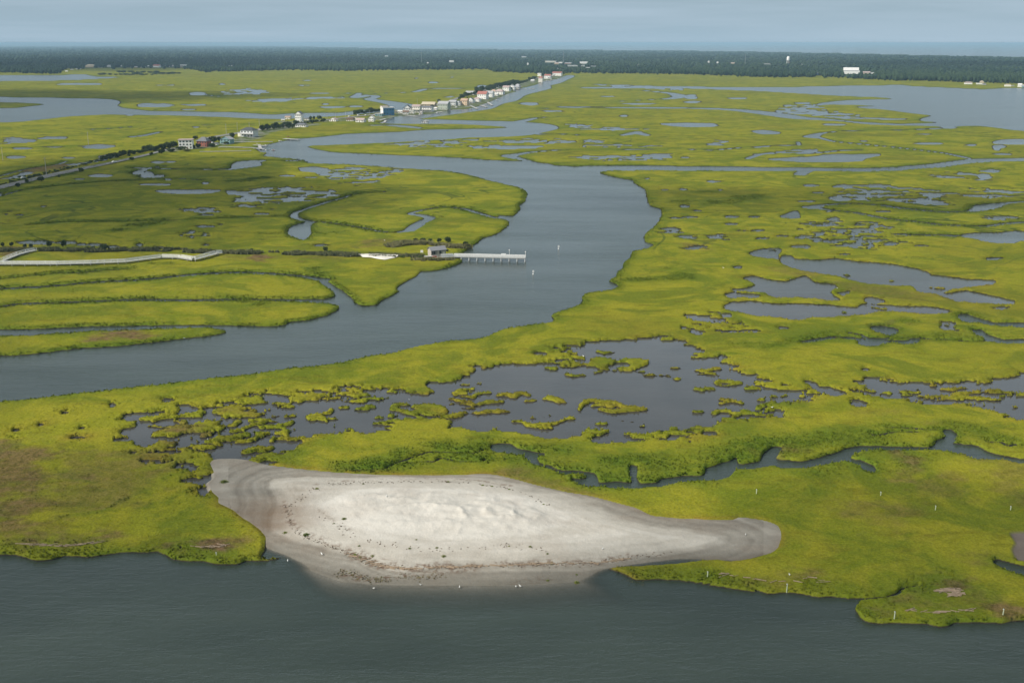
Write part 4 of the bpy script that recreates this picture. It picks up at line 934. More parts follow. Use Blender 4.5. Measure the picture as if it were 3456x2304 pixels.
row("Z4 1560,190 1700,160 1850,130 1960,95 2080,75 2200,50 2340,25", 30, 17, 13, 2.0, 'tree', 'dark', 'dark tree in the long row behind the row of canal houses', 'tree', 'trees behind the canal houses')
for a_, b_, w_, h_, lb in ((775, 400, 12, 14, 'dark tree behind the grey green house'), (640, 480, 10, 9, 'dark shrub between the tan hall and the grey green house'), (235, 540, 5, 12, 'slim dark cedar right of the large white gabled house'), (390, 545, 5, 11, 'slim dark cedar between the cream house and the long white house'), (1510, 320, 8, 8, 'small dark tree among the white canal cottages'), (1340, 330, 8, 8, 'small dark tree behind the peach house'), (2200, 140, 12, 10, 'round dark tree in front of the far white gabled house'), (1570, 310, 7, 7, 'little dark shrub before the red roofed house')):
    plant('tree', 'dark', 1350 + a_ * TILE['Z4'][2], 280 + b_ * TILE['Z4'][2], w_, h_, lb, 'shrub' if 'shrub' in lb else 'tree', 'trees between the canal houses')
row("Z5 40,530 200,490 400,450 600,415 780,385", 24, 13, 10, 1.5, 'tree', 'dark', 'dark tree in the far row along the causeway', 'tree', 'far trees along the causeway')
row("Z5 800,440 900,390 1000,350 1100,310 1240,270", 24, 12, 9, 1.5, 'tree', 'dark', 'dark tree in the thick row before the last houses', 'tree', 'trees before the last houses')
row("Z5 1340,215 1450,230 1560,215 1700,205 1760,195 1850,170", 16, 12, 9, 1.5, 'tree', 'dark', 'dark tree among the last white houses', 'tree', 'trees among the last houses')
# behind and beside the boardwalk
for a_, b_, w_, h_, k_, c_, lb in ((20, 372, 20, 15, 'bush', 'dark', 'dark shrub at the left edge behind the boardwalk'), (80, 372, 17, 16, 'bush', 'dark', 'second dark shrub from the left behind the boardwalk'), (170, 385, 17, 17, 'bush', 'dark', 'dark shrub behind the boardwalk spur'), (212, 385, 17, 18, 'bush', 'dark', 'taller dark shrub at the end of the boardwalk spur'), (340, 378, 24, 22, 'cedar', 'dark', 'rounded dark cedar before the small marsh pools'), (440, 380, 20, 28, 'cedar', 'dark', 'tallest dark cedar before the small marsh pools'),
        (600, 390, 18, 11, 'bush', 'mid', 'low green shrub left of the round dark shrub'), (645, 388, 14, 9, 'bush', 'mid', 'small green shrub near the pale sand spot'), (725, 395, 34, 21, 'bush', 'dark', 'big round dark shrub standing alone behind the boardwalk'), (1085, 390, 12, 10, 'bush', 'mid', 'small upright shrub in the reeds behind the boardwalk bend'), (1165, 390, 10, 8, 'bush', 'dark', 'tiny dark shrub behind the boardwalk bend'), (1450, 412, 22, 12, 'bush', 'dark', 'dark shrub by the right end of the boardwalk'),
        (2240, 405, 22, 17, 'bush', 'dark', 'dark shrub in the reeds halfway to the pier'), (2275, 420, 26, 10, 'bush', 'mid', 'spreading green shrub next to the dark one halfway to the pier'), (860, 388, 18, 9, 'bush', 'olive', 'olive shrub in the reeds behind the long boardwalk'), (1735, 400, 14, 8, 'bush', 'mid', 'low green shrub on the reedy bank right of the boardwalk')):
    plant(k_, c_, a_ * q, 650 + b_ * q, w_, h_, lb, 'cedar' if k_ == 'cedar' else 'shrub', 'shrubs along the reedy bank')
for a_, b_, w_, h_, c_, lb in ((510, 335, 24, 11, 'dark', 'leftmost dark shrub in the reed bed behind the hut'), (560, 335, 30, 11, 'dark', 'wide dark shrub in the reed bed behind the hut'), (610, 335, 24, 10, 'mid', 'green shrub in the middle of the reed bed behind the hut'), (670, 343, 20, 15, 'dark', 'upright dark shrub next to the largest one behind the hut'), (730, 343, 30, 19, 'dark', 'largest round dark shrub behind the hut'), (855, 365, 22, 16, 'dark', 'dark shrub at the right end of the reed bed by the river'), (480, 445, 18, 9, 'mid', 'green shrub left of the hut steps'), (540, 452, 22, 9, 'mid', 'spreading green shrub below the hut'), (730, 405, 16, 8, 'dark', 'dark shrub right of the hut wall'), (640, 462, 26, 8, 'mid', 'low green shrub under the pier ramp'), (420, 448, 20, 8, 'mid', 'green shrub right of the white sand clearing')):
    plant('bush', c_, 1152 + a_ * q, 650 + b_ * q, w_, h_, lb, 'shrub', 'shrubs around the hut')
# ---- beach grass tufts on the sandbar
TUFT = leaf_mat('beach_grass', (.16, .21, .045), (.26, .29, .075), .4, up=True)
r_ = np.random.default_rng(5)
th = np.zeros(90); a_ = r_.uniform(0, 6.28, 90); rd = r_.uniform(0, 1.0, 90)
t0, _ = tufts('beach_grass_tuft', np.cos(a_) * rd, np.sin(a_) * rd, th, np.full(90, .6) * (1.1 - rd * .7), np.full(90, .26), 2, .5, TUFT, 9)
C.objects.unlink(t0)
first_t = [t0]
for (tl_, a_, b_, w_, lb) in (('K', 628, 280, 16, 'green tuft alone on the inner white sand'), ('K', 485, 340, 22, 'largest green tuft at the left of the sandbar'), ('K', 405, 332, 16, 'yellow green tuft at the left rim of the sandbar'), ('K', 668, 415, 14, 'green tuft near the left waterline above the wrack'), ('K', 688, 425, 11, 'small grey green tuft right beside another near the wrack'), ('K', 735, 420, 13, 'tuft between wrack line and white sand'), ('K', 875, 392, 11, 'little tuft left of centre on the lower sand'), ('K', 977, 389, 12, 'little tuft at the centre of the lower sand'), ('K', 1003, 421, 18, 'wide tuft below centre of the sandbar'), ('K', 1395, 411, 9, 'small tuft on the right lower sand'), ('K', 1410, 448, 12, 'tuft near the orange wrack on the right'), ('K', 840, 463, 12, 'tuft low on the sandbar near the dark wrack'), ('K', 685, 382, 11, 'faint tuft above the left wrack line'),
        ('K', 525, 166, 13, 'tuft on the upper left wrack ring'), ('K', 175, 141, 26, 'green hummock on the dark sand by the left pools'), ('K', 1505, 520, 18, 'bright tuft standing in the shallows'), ('K', 1505, 490, 9, 'small tuft at the edge of the shallows'), ('K', 1020, 140, 10, 'first tuft on the top wrack line'), ('K', 1150, 153, 10, 'second tuft on the top wrack line'), ('K', 1185, 157, 9, 'third tuft on the top wrack line'), ('K', 1250, 168, 8, 'fourth tuft on the top wrack line'), ('K', 700, 148, 7, 'tiny tuft at the top left of the sand'), ('K', 1380, 225, 8, 'tiny tuft on the upper right sand'), ('K', 1250, 383, 8, 'dark tuft below the dunes'), ('K', 1330, 385, 13, 'flat dark tuft at the foot of the dunes'), ('K', 900, 358, 8, 'dark tuft beneath the dune field'), ('K', 1395, 512, 12, 'brown tuft in the shallows'), ('K', 590, 297, 7, 'tiny tuft by the inner sand ridge')):
    tl = TILE[tl_]
    x, y, z, t = gz(tl[0] + a_ * tl[2], tl[1] + b_ * tl[2])
    o = first_t[0].copy(); C.objects.link(o); s_ = w_ * tl[2] * t / FPX / 1.7
    o.location = (x, y, max(z, -.05)); o.scale = (s_ * 1.1, s_ * 1.1, s_ * 1.0); o.rotation_euler = (0, 0, random.uniform(0, 6.28))
    tag(o, lb, 'grass tuft', 'tufts of beach grass')

# ---- the far wood: one mass of crowns
far_build = []          # (px, py, w, h) of buildings standing in it, filled below
def wood():
    r = np.random.default_rng(77)
    g = NT('wood_foliage')
    c = g.mix(g.rng(g.attr('var'), 0, 1), (.009, .024, .014), (.036, .060, .026))
    c = g.mix(1.0, c, g.mix(g.noise(5, 3, .6), (.7, .7, .7), (1.3, 1.3, 1.25)), 'MULTIPLY')
    g.bsdf(c, .8, .1)
    Vs, Fs, As, n0 = [], [], [], 0
    def add(px, py, tmpl, rad, hgt, seed):
        nonlocal n0
        v, f = tmpl; m = len(px)
        x, y, t = ground(px, py, hgt * .7)
        nz_ = 1 + .16 * r.standard_normal((m, len(v)))
        sc = np.stack([rad, rad, hgt * .55], -1)
        p = v[None] * nz_[:, :, None] * sc[:, None, :]
        p += np.stack([x, y, hgt * .52 + 1.2], -1)[:, None, :]
        Vs.append(p.reshape(-1, 3)); Fs.append((f[None] + (n0 + np.arange(m) * len(v))[:, None, None]).reshape(-1, 3))
        va = np.clip(r.normal(.42, .26, m), 0, 1) + .5 * (vnoise(x / 260, y / 520, 5) - .5) + .4 * (vnoise(x / 900, y / 1500, 15) - .5)
        As.append(np.repeat(va, len(v))); n0 += m * len(v)
    def clear(px, py):
        k = np.ones(len(px), bool)
        for bx, by_, bw_, bh in far_build:
            k &= ~((np.abs(px - bx) < bw_ / 2 + 2) & (py < by_ + 4) & (py > by_ - bh - 1))
        return k
    def fe(px): return np.interp(px, FE[:, 0], FE[:, 1])
    def be(px): return np.interp(px, BE[:, 0], BE[:, 1])
    # front rows
    n = 5200
    px = r.uniform(-420, 3880, n); py = fe(px) - 4.0 - np.abs(r.normal(0, 1, n)) * 9
    k = clear(px, py) & (py > be(px)); px, py = px[k], py[k]; n = len(px)
    t = ground(px, py, 8)[2]
    add(px, py, ICO2, r.uniform(3.2, 6.5, n) * (.6 + .4 * t / 4200), r.uniform(10, 15, n), 1)
    # the mass behind
    n = 17000
    px = r.uniform(-450, 3900, n); b0 = be(px); f0 = fe(px) - 8; u = r.random(n)
    py = b0 + (f0 - b0) * u ** .9
    k = clear(px, py); px, py = px[k], py[k]; n = len(px)
    t = ground(px, py, 8)[2]
    add(px, py, ICO1, r.uniform(4.5, 8.5, n) * (.55 + .45 * t / 4200), r.uniform(11, 15, n), 2)
    o = np_mesh('woods', np.vstack(Vs), np.vstack(Fs), g.m, smooth=False)
    vattr(o, 'var', np.clip(np.concatenate(As), 0, 1))
    tag(o, 'dark blue green woods stretching along the horizon', 'woods', kind='stuff')
# ------------------------------------------------------------------ built things
class MB:
    """collects boxes, bars and prisms; build() links them as one mesh"""
    def __init__(s): s.v = []; s.f = []
    def add(s, v, f):
        n = len(s.v); s.v += [tuple(p) for p in v]; s.f += [tuple(i + n for i in q_) for q_ in f]; return s
    def box(s, x0, x1, y0, y1, z0, z1):
        v = [(x, y, z) for z in (z0, z1) for y in (y0, y1) for x in (x0, x1)]
        return s.add(v, [(0, 2, 3, 1), (4, 5, 7, 6), (0, 1, 5, 4), (2, 6, 7, 3), (0, 4, 6, 2), (1, 3, 7, 5)])
    def bar(s, p, q_, a, b=None):
        p = Vector(p); q_ = Vector(q_); d = (q_ - p).normalized(); b = b or a
        u = d.cross(Vector((0, 0, 1))); u = u.normalized() if u.length > 1e-3 else Vector((1, 0, 0)); w_ = u.cross(d)
        v = []
        for c_ in (p, q_):
            for i, j in ((-1, -1), (1, -1), (1, 1), (-1, 1)): v.append(c_ + u * a / 2 * i + w_ * b / 2 * j)
        return s.add(v, [(3, 2, 1, 0), (4, 5, 6, 7), (0, 1, 5, 4), (1, 2, 6, 5), (2, 3, 7, 6), (3, 0, 4, 7)])
    def tube(s, p, q_, r0, r1=None, n=8):
        p = Vector(p); q_ = Vector(q_); d = (q_ - p).normalized(); r1 = r0 if r1 is None else r1
        u = d.cross(Vector((0.02, 1, 0.01))).normalized(); w_ = d.cross(u); v = []
        for c_, r in ((p, r0), (q_, r1)):
            for i in range(n):
                a = 2 * math.pi * i / n; v.append(c_ + (u * math.cos(a) + w_ * math.sin(a)) * r)
        f = [(i, (i + 1) % n, n + (i + 1) % n, n + i) for i in range(n)] + [tuple(range(n - 1, -1, -1)), tuple(range(n, 2 * n))]
        return s.add(v, f)
    def lathe(s, prof, n=14, c=(0, 0, 0)):
        v = []
        for r, z in prof:
            for i in range(n):
                a = 2 * math.pi * i / n; v.append((c[0] + r * math.cos(a), c[1] + r * math.sin(a), c[2] + z))
        f = []
        for k in range(len(prof) - 1):
            for i in range(n): f.append((k * n + i, k * n + (i + 1) % n, (k + 1) * n + (i + 1) % n, (k + 1) * n + i))
        f += [tuple(range(n - 1, -1, -1)), tuple((len(prof) - 1) * n + i for i in range(n))]
        return s.add(v, f)
    def build(s, name, mat, parent=None, smooth=False):
        me = bpy.data.meshes.new(name); me.from_pydata(s.v, [], s.f); me.update()
        if smooth: me.polygons.foreach_set('use_smooth', np.ones(len(me.polygons), dtype=bool))
        me.materials.append(mat); o = bpy.data.objects.new(name, me); C.objects.link(o)
        if parent: o.parent = parent
        return o
def empty(name, loc, yaw=0.0):
    o = bpy.data.objects.new(name, None); C.objects.link(o); o.location = loc; o.rotation_euler = (0, 0, yaw); o.empty_display_size = 1; return o

PAL = dict(white=(.90, .88, .84), cream=(.80, .75, .65), tan=(.55, .44, .30), peach=(.72, .54, .38), grey=(.42, .42, .41), pale=(.66, .67, .67), sage=(.46, .50, .42), blue=(.10, .27, .46), teal=(.22, .36, .37), red=(.42, .09, .07), brick=(.33, .12, .085),
           pink=(.58, .36, .33), brown=(.20, .13, .09), greyroof=(.17, .175, .19), darkroof=(.085, .09, .10), lightroof=(.42, .42, .43), redroof=(.40, .16, .13), tanroof=(.56, .48, .36), peachroof=(.50, .34, .25), pinkroof=(.46, .36, .34), whiteroof=(.74, .72, .70), wood=(.40, .37, .33), greywood=(.48, .47, .45), glass=(.045, .055, .065), lime=(.55, .60, .42))
_M = {}
def M(k):
    if k not in _M: _M[k] = plain(k + '_paint' if k not in ('glass', 'wood', 'greywood') else k, PAL[k], .15 if k == 'glass' else .65, .14, 2.2, .5 if k == 'glass' else .25)
    return _M[k]
def house(px, py, wpx, hpx, deep, yaw, roof, rf, wall, rcol, label, floors=2, wins=3, side_wall=None, raised=0.0, porch=False, extra=None, cat='house', name='house', far=False):
    """a house whose front foot stands at a photo pixel; wpx, hpx: front width and full height in photo pixels"""
    x, y, z, t = gz(px, py); z = max(z, 1.0)
    k = t / FPX; W = wpx * k; H = hpx * k; Dp = W * deep; yw = R(24 if wall == 'blue' else 7 if side_wall == 'red' else -10 - yaw * .5)
    r = empty(name, (x - math.sin(yw) * -0, y, z - .1), yw)
    rh = H * rf; h0 = raised * H; wh = H - rh
    w2 = W / 2
    MB().box(-w2, w2, 0, Dp, h0, wh).build('wall', M(wall), r)
    if side_wall: MB().box(-w2 - .06, -w2 - .003, .1, Dp - .1, h0 + .05, wh - .05).build('side_wall', M(side_wall), r)
    if raised:
        b = MB()
        n = max(3, int(W / 3.5))
        for i in range(n):
            for yy in (.35, Dp - .35):
                p_ = MB(); xx = -w2 + .35 + (W - .7) * i / (n - 1)
                p_.tube((xx, yy, 0), (xx, yy, h0 - .01), .2); p_.build('stilt', M('wood'), r)
    e = .35 + .02 * W
    m = MB()
    if roof == 'gable':           # ridge from front to back: gable faces the front
        v = [(-w2 - e, -e, wh), (w2 + e, -e, wh), (0, -e, wh + rh), (-w2 - e, Dp + e, wh), (w2 + e, Dp + e, wh), (0, Dp + e, wh + rh)]
        m.add(v, [(0, 3, 5, 2), (1, 2, 5, 4), (0, 1, 4, 3)])
        for yy_ in (-.004, Dp): MB().add([(-w2, yy_, wh), (w2, yy_, wh), (0, yy_, wh + rh * .94)], [(0, 1, 2) if yy_ < 1 else (1, 0, 2)]).build('gable_wall', M(wall), r)
    elif roof == 'side':          # ridge along the front
        v = [(-w2 - e, -e, wh), (w2 + e, -e, wh), (w2 + e, Dp + e, wh), (-w2 - e, Dp + e, wh), (-w2 - e, Dp / 2, wh + rh), (w2 + e, Dp / 2, wh + rh)]
        m.add(v, [(0, 1, 5, 4), (2, 3, 4, 5), (3, 2, 1, 0)])
        for s_ in (-1, 1): MB().add([(s_ * w2, 0, wh), (s_ * w2, Dp, wh), (s_ * w2, Dp / 2, wh + rh * .94)], [(1, 0, 2) if s_ < 0 else (0, 1, 2)]).build('gable_wall', M(side_wall or wall), r)
    elif roof == 'hip':
        i_ = min(W, Dp) * .42
        v = [(-w2 - e, -e, wh), (w2 + e, -e, wh), (w2 + e, Dp + e, wh), (-w2 - e, Dp + e, wh), (-w2 + i_, Dp / 2, wh + rh), (w2 - i_, Dp / 2, wh + rh)]
        m.add(v, [(0, 1, 5, 4), (2, 3, 4, 5), (1, 2, 5), (3, 0, 4), (3, 2, 1, 0)])
    elif roof == 'arch':
        n = 8; v = []
        for yy in (-e, Dp + e):
            for i in range(n + 1):
                a = math.pi * i / n; v.append((-math.cos(a) * (w2 + e), yy, wh + math.sin(a) * rh))
        m.add(v, [(i, i + 1, n + 2 + i, n + 1 + i)[::-1] for i in range(n)] + [tuple(range(n + 1)), tuple(range(2 * n + 1, n, -1))])
    else:
        m.box(-w2 - e, w2 + e, -e, Dp + e, wh + .003, wh + max(.3, rh))
    m.build('roof', M(rcol), r)
    if not far:
        fh = (wh - h0) / floors
        for f_ in range(floors):
            for i in range(wins):
                cx = -w2 + W * (i + .5) / wins; cz = h0 + fh * (f_ + .52); ww = min(1.6, W / wins * .5); hh = min(1.6, fh * .5)
                if f_ == 0 and i == wins // 2:
                    MB().box(cx - .55, cx + .55, -.07, -.004, h0 + .05, h0 + min(2.1, fh * .8)).build('door', M('brown' if wall != 'brown' else 'white'), r); continue
                MB().box(cx - ww / 2, cx + ww / 2, -.06, -.004, cz - hh / 2, cz + hh / 2).build('window', M('glass'), r)
            cz = h0 + fh * (f_ + .52)
            for yy in (Dp * .3, Dp * .7):
                MB().box(-w2 - .12, -w2 - .065, yy - .6, yy + .6, cz - fh * .22, cz + fh * .22).build('window', M('glass'), r)
    if porch:
        b = MB().box(-w2, w2, -2.6, -.08, h0 + (wh - h0) / 2 - .12, h0 + (wh - h0) / 2 + .08)
        for i in range(5):
            xx = -w2 + .15 + (W - .3) * i / 4; b.box(xx - .1, xx + .1, -2.55, -2.35, 0, h0 + (wh - h0) / 2 - .125)
        for zz in (.55, 1.0): b.box(-w2, w2, -2.58, -2.5, h0 + (wh - h0) / 2 + zz, h0 + (wh - h0) / 2 + zz + .1)
        b.build('balcony', M('whiteroof'), r)
    if extra: extra(r, W, H, Dp, wh, rh)
    tag(r, label, cat, 'houses along the causeway' if not far else 'buildings at the edge of the far woods')
    return r
def tz(t_, x, y, w_, h_):
    t = TILE[t_]; return t[0] + x * t[2], t[1] + y * t[2], w_ * t[2], h_ * t[2]
def HZ(t_, x, y, w_, h_, *a, **k):
    m_ = 1.15 if t_ in ('Z4', 'Z5') else 1.05
    return house(*tz(t_, x, y, w_ * m_, h_ * m_), *a, **k)
def cupola(r, W, H, Dp, wh, rh):
    MB().box(-W * .5, W * .05, Dp * .45, Dp * 1.0, wh + .31, wh + H * .24).build('roof_room', M('cream'), r)
    MB().box(-W * .55, W * .1, Dp * .4, Dp * 1.05, wh + H * .243, wh + H * .275).build('roof_room_roof', M('pinkroof'), r)
def deck_wing(r, W, H, Dp, wh, rh):
    MB().box(-W * .42, W * .62, -3.2, -.05, H * .32, H * .37).build('deck', M('greywood'), r)
    for i in range(5):
        xx = -W * .4 + W * i * .25; MB().tube((xx, -3.0, 0), (xx, -3.0, H * .318), .16).build('stilt', M('greywood'), r)
    MB().box(-W * .75, -W * .5 - .02, .5, Dp * .7, 0, H * .38).build('side_wing', M('cream'), r)
    MB().box(-W * .77, -W * .5 - .02, .3, Dp * .75, H * .383, H * .43).build('side_wing_roof', M('lightroof'), r)
HZ('Z2', 315, 488, 200, 140, .8, 14, 'flat', .06, 'white', 'pinkroof', 'white three storey house with a red left side at the end of the road', floors=3, wins=4, side_wall='red')
HZ('Z2', 570, 450, 170, 140, .8, 10, 'hip', .42, 'brick', 'greyroof', 'red brick house with a broad grey hipped roof', floors=2, wins=4)
HZ('Z2', 690, 420, 90, 45, .7, 10, 'side', .35, 'pale', 'lightroof', 'low pale grey shed beside the red brick house', floors=1, wins=3, cat='shed', name='shed')
HZ('Z2', 775, 425, 70, 35, .8, 20, 'side', .4, 'white', 'greyroof', 'small white shed behind the dark shrubs near the brick house', floors=1, wins=3, cat='shed', name='shed')
HZ('Z2', 940, 405, 170, 110, .7, 16, 'gable', .38, 'teal', 'lightroof', 'small teal and white house with a pale pink roof by the path', floors=2, wins=3)
HZ('Z2', 1285, 292, 215, 140, .7, 18, 'hip', .3, 'pale', 'darkroof', 'large pale grey house with dark hipped roof and open deck on stilts', floors=2, wins=4, extra=deck_wing)
HZ('Z3', 300, 375, 165, 60, .6, 12, 'hip', .42, 'white', 'greyroof', 'low white cottage with a grey roof on the near side of the road', floors=1, wins=5)
HZ('Z3', 95, 252, 82, 48, .8, 8, 'side', .3, 'cream', 'peachroof', 'small cream house with an orange roof by the left bay', floors=1, wins=3)
HZ('Z3', 20, 270, 50, 20, .8, 0, 'side', .4, 'white', 'whiteroof', 'low white shed beside the small cream house', floors=1, wins=3, cat='shed', name='shed')
HZ('Z3', 266, 285, 100, 152, .9, 8, 'gable', .28, 'white', 'greyroof', 'tall narrow white gabled house above the bay', floors=3, wins=3, side_wall='pale')
HZ('Z3', 398, 262, 75, 36, .7, 8, 'side', .4, 'white', 'greyroof', 'low white bungalow right of the tall gabled house', floors=1, wins=3)
HZ('Z3', 810, 284, 110, 54, .7, 20, 'gable', .5, 'white', 'pinkroof', 'white gabled bungalow standing alone beside the road', floors=1, wins=3)
HZ('Z3', 1085, 280, 112, 54, .7, 10, 'arch', .6, 'cream', 'brown', 'brown arched boat shed with pale front', floors=1, wins=3, cat='shed', name='boat_shed')
HZ('Z3', 1240, 298, 130, 62, .7, 16, 'side', .5, 'white', 'pinkroof', 'white cottage with pink roof next to the arched shed', floors=1, wins=3)
HZ('Z3', 1420, 288, 84, 86, .8, 10, 'gable', .35, 'white', 'whiteroof', 'white gabled house by the canal mouth', floors=2, wins=3)
HZ('Z3', 1705, 188, 175, 118, .75, 32, 'flat', .10, 'blue', 'whiteroof', 'blue house with white left side and roof room', floors=2, wins=4, side_wall='white', extra=cupola)
HZ('Z3', 1540, 200, 110, 40, .6, 10, 'flat', .2, 'teal', 'lightroof', 'low grey teal shed at the foot of the blue house', floors=1, wins=3, cat='shed', name='shed')
HZ('Z4', 140, 590, 118, 128, 1.1, -14, 'gable', .42, 'white', 'darkroof', 'large white gabled house with a dark roof slope', floors=2, wins=3)
HZ('Z4', 110, 625, 100, 65, .6, -8, 'side', .45, 'white', 'brown', 'low white porch house with brown roof before the large gabled house', floors=1, wins=4)
HZ('Z4', 235, 610, 70, 42, .7, 0, 'flat', .1, 'white', 'whiteroof', 'flat white garage between the large gabled house and the cream house', floors=1, wins=3, cat='garage', name='garage')
HZ('Z4', 315, 592, 140, 135, .8, 8, 'side', .22, 'cream', 'pinkroof', 'cream two storey house with grey green lower floor', floors=2, wins=4, porch=True)
HZ('Z4', 515, 572, 200, 95, .6, 14, 'side', .25, 'white', 'greyroof', 'long white house with a shaded blue grey lower storey', floors=2, wins=5, porch=True)
HZ('Z4', 555, 462, 225, 72, .6, 6, 'side', .6, 'tan', 'tanroof', 'big low tan hall behind the canal houses', floors=1, wins=5, cat='hall', name='hall')
HZ('Z4', 410, 618, 60, 55, .8, 4, 'gable', .45, 'white', 'pinkroof', 'little white hut by the boats at the canal edge', floors=1, wins=3, cat='hut', name='hut')
HZ('Z4', 845, 540, 180, 145, .8, 18, 'side', .32, 'sage', 'lightroof', 'grey green house with pale roof at the canal bend', floors=2, wins=4)
HZ('Z4', 910, 545, 75, 45, .7, 14, 'flat', .1, 'lime', 'lightroof', 'low pale green annexe in front of the grey green house', floors=1, wins=3, cat='shed', name='annexe')
HZ('Z4', 1035, 450, 130, 90, .7, 20, 'side', .3, 'pale', 'lightroof', 'pale grey house with a wide light roof', floors=2, wins=4)
HZ('Z4', 1145, 450, 90, 85, .8, 20, 'gable', .35, 'pale', 'greyroof', 'pale grey gabled house left of the peach house', floors=2, wins=3)
HZ('Z4', 1265, 448, 120, 118, .8, 22, 'side', .3, 'peach', 'peachroof', 'peach coloured house with a terracotta roof', floors=2, wins=3)
HZ('Z4', 1395, 400, 100, 92, .8, 22, 'gable', .4, 'white', 'greyroof', 'white and teal gabled house right of the peach house', floors=2, wins=3, porch=True)
HZ('Z4', 1510, 372, 115, 72, .8, 22, 'hip', .4, 'white', 'pinkroof', 'white cottage with a pinkish hipped roof', floors=1, wins=3)
HZ('Z4', 1620, 322, 165, 132, .7, 22, 'side', .36, 'white', 'redroof', 'white house with the bright red roof', floors=2, wins=4)
HZ('Z4', 1765, 285, 125, 108, .8, 20, 'side', .4, 'white', 'lightroof', 'white house with a lavender grey roof right of the red roofed one', floors=2, wins=3)
HZ('Z4', 1850, 192, 95, 50, .7, 16, 'hip', .55, 'cream', 'peachroof', 'small house showing its peach hipped roof', floors=1, wins=3)
HZ('Z4', 1960, 232, 145, 92, .7, 18, 'hip', .45, 'white', 'pinkroof', 'house with wide dusty pink roof above the canal', floors=2, wins=3)
HZ('Z4', 2098, 168, 115, 95, .8, 18, 'side', .3, 'white', 'pinkroof', 'bright white house left of the far gabled house', floors=2, wins=3)
HZ('Z4', 2205, 140, 115, 82, .8, 18, 'gable', .45, 'white', 'whiteroof', 'far white gabled house half hidden by a dark tree', floors=2, wins=3)
HZ('Z4', 2315, 130, 95, 60, .8, 18, 'hip', .4, 'grey', 'lightroof', 'grey house beyond the far white gabled house', floors=1, wins=3)
HZ('Z4', 1385, 238, 160, 66, .6, 12, 'side', .45, 'cream', 'lightroof', 'cream cottage on the far side of the road above the trees', floors=1, wins=4)
HZ('Z4', 1880, 100, 110, 40, .6, 12, 'side', .5, 'pale', 'whiteroof', 'pale roof peeking over the trees across the road', floors=1, wins=3)
HZ('Z5', 1292, 222, 62, 52, .8, 14, 'flat', .1, 'white', 'whiteroof', 'small white box house on the far side of the road', floors=1, wins=3)
HZ('Z5', 1315, 352, 74, 104, .8, 16, 'hip', .25, 'cream', 'redroof', 'white house with pink lower storey close to the canal', floors=2, wins=3)
HZ('Z5', 1452, 272, 112, 76, .7, 16, 'side', .3, 'white', 'redroof', 'white house with pale red roof near the canal head', floors=2, wins=3)
HZ('Z5', 1640, 215, 160, 70, .6, 14, 'side', .3, 'white', 'redroof', 'longest white house with a red roof at the canal head', floors=1, wins=4)
HZ('Z5', 1565, 218, 50, 45, .8, 14, 'gable', .4, 'white', 'whiteroof', 'little white house joined to the long red roofed one', floors=1, wins=3)
HZ('Z5', 1500, 275, 60, 36, .8, 14, 'side', .4, 'pale', 'greyroof', 'grey roofed cottage by the last docks', floors=1, wins=3)
HZ('Z5', 855, 440, 80, 55, .8, 16, 'hip', .5, 'grey', 'lightroof', 'weathered grey cottage among the trees halfway along', floors=1, wins=3)
HZ('Z5', 1155, 330, 60, 36, .8, 16, 'side', .5, 'grey', 'whiteroof', 'small cottage with a white roof in the trees', floors=1, wins=3)
HZ('Z3', 2270, 312, 90, 48, .8, 10, 'gable', .45, 'pale', 'greywood', 'weathered hut on the marsh spit beside the canal', floors=1, wins=3, cat='hut', name='hut')
for t_, x_, y_, w_, h_, lb_ in (('Z4', 690, 540, 70, 50, 'white shed between the long white house and the grey green house'), ('Z4', 960, 470, 70, 45, 'white shed between the grey green house and the pale grey house'), ('Z4', 1330, 420, 60, 50, 'white shed tucked beside the peach house'), ('Z4', 1450, 385, 60, 50, 'white shed between the teal gabled house and the pinkish hipped cottage'), ('Z4', 1570, 350, 60, 50, 'white shed left of the red roofed house'), ('Z4', 1700, 315, 60, 50, 'white shed between the red roofed and the lavender roofed house'), ('Z4', 1900, 255, 70, 45, 'white shed in front of the peach hipped roof'), ('Z4', 2035, 215, 60, 45, 'white shed right of the dusty pink roof'), ('Z4', 2160, 165, 60, 45, 'white shed between the last two tall canal houses'), ('Z3', 1620, 185, 60, 45, 'white garage against the left wall of the blue house'), ('Z3', 1880, 150, 70, 40, 'white shed right of the blue house'), ('Z3', 1180, 262, 50, 30, 'small white shed between the arched shed and the pink roofed cottage')):
    HZ(t_, x_, y_, w_, h_, .8, 10, 'side', .35, 'white', 'whiteroof', lb_, floors=1, wins=3, cat='shed', name='shed')
for (x_, y_, w_, h_, dp_, rf_, rc_, wc_, lb_, kind_) in ((880, 352, 185, 60, .5, 'hip', 'pinkroof', 'white', 'white waterside house with a pink roof, leftmost by the open bay', 'far'), (1170, 356, 140, 36, .5, 'flat', 'whiteroof', 'white', 'long low white building by the open bay', 'far'), (1235, 325, 90, 60, .7, 'hip', 'tanroof', 'tan', 'tan house behind the long low white building', 'far'), (1305, 370, 80, 45, .7, 'hip', 'greyroof', 'grey', 'small grey house right of the long low white building', 'far'),
        (1925, 412, 150, 60, .5, 'hip', 'tanroof', 'white', 'white house with tan roof near the right edge of the bay', 'far'), (2050, 405, 80, 22, .6, 'flat', 'lightroof', 'grey', 'low grey shed beside the white house with tan roof', 'far'), (2245, 428, 90, 90, .8, 'side', 'whiteroof', 'white', 'taller white house near the right edge of the bay', 'far'), (2330, 440, 60, 70, .8, 'side', 'lightroof', 'teal', 'white and teal house at the very right edge by the bay', 'far')):
    HZ('X', x_, y_, w_, h_, dp_, 8, rf_, .4 if rf_ != 'flat' else .12, wc_, rc_, lb_, far=True, wins=3, floors=1)
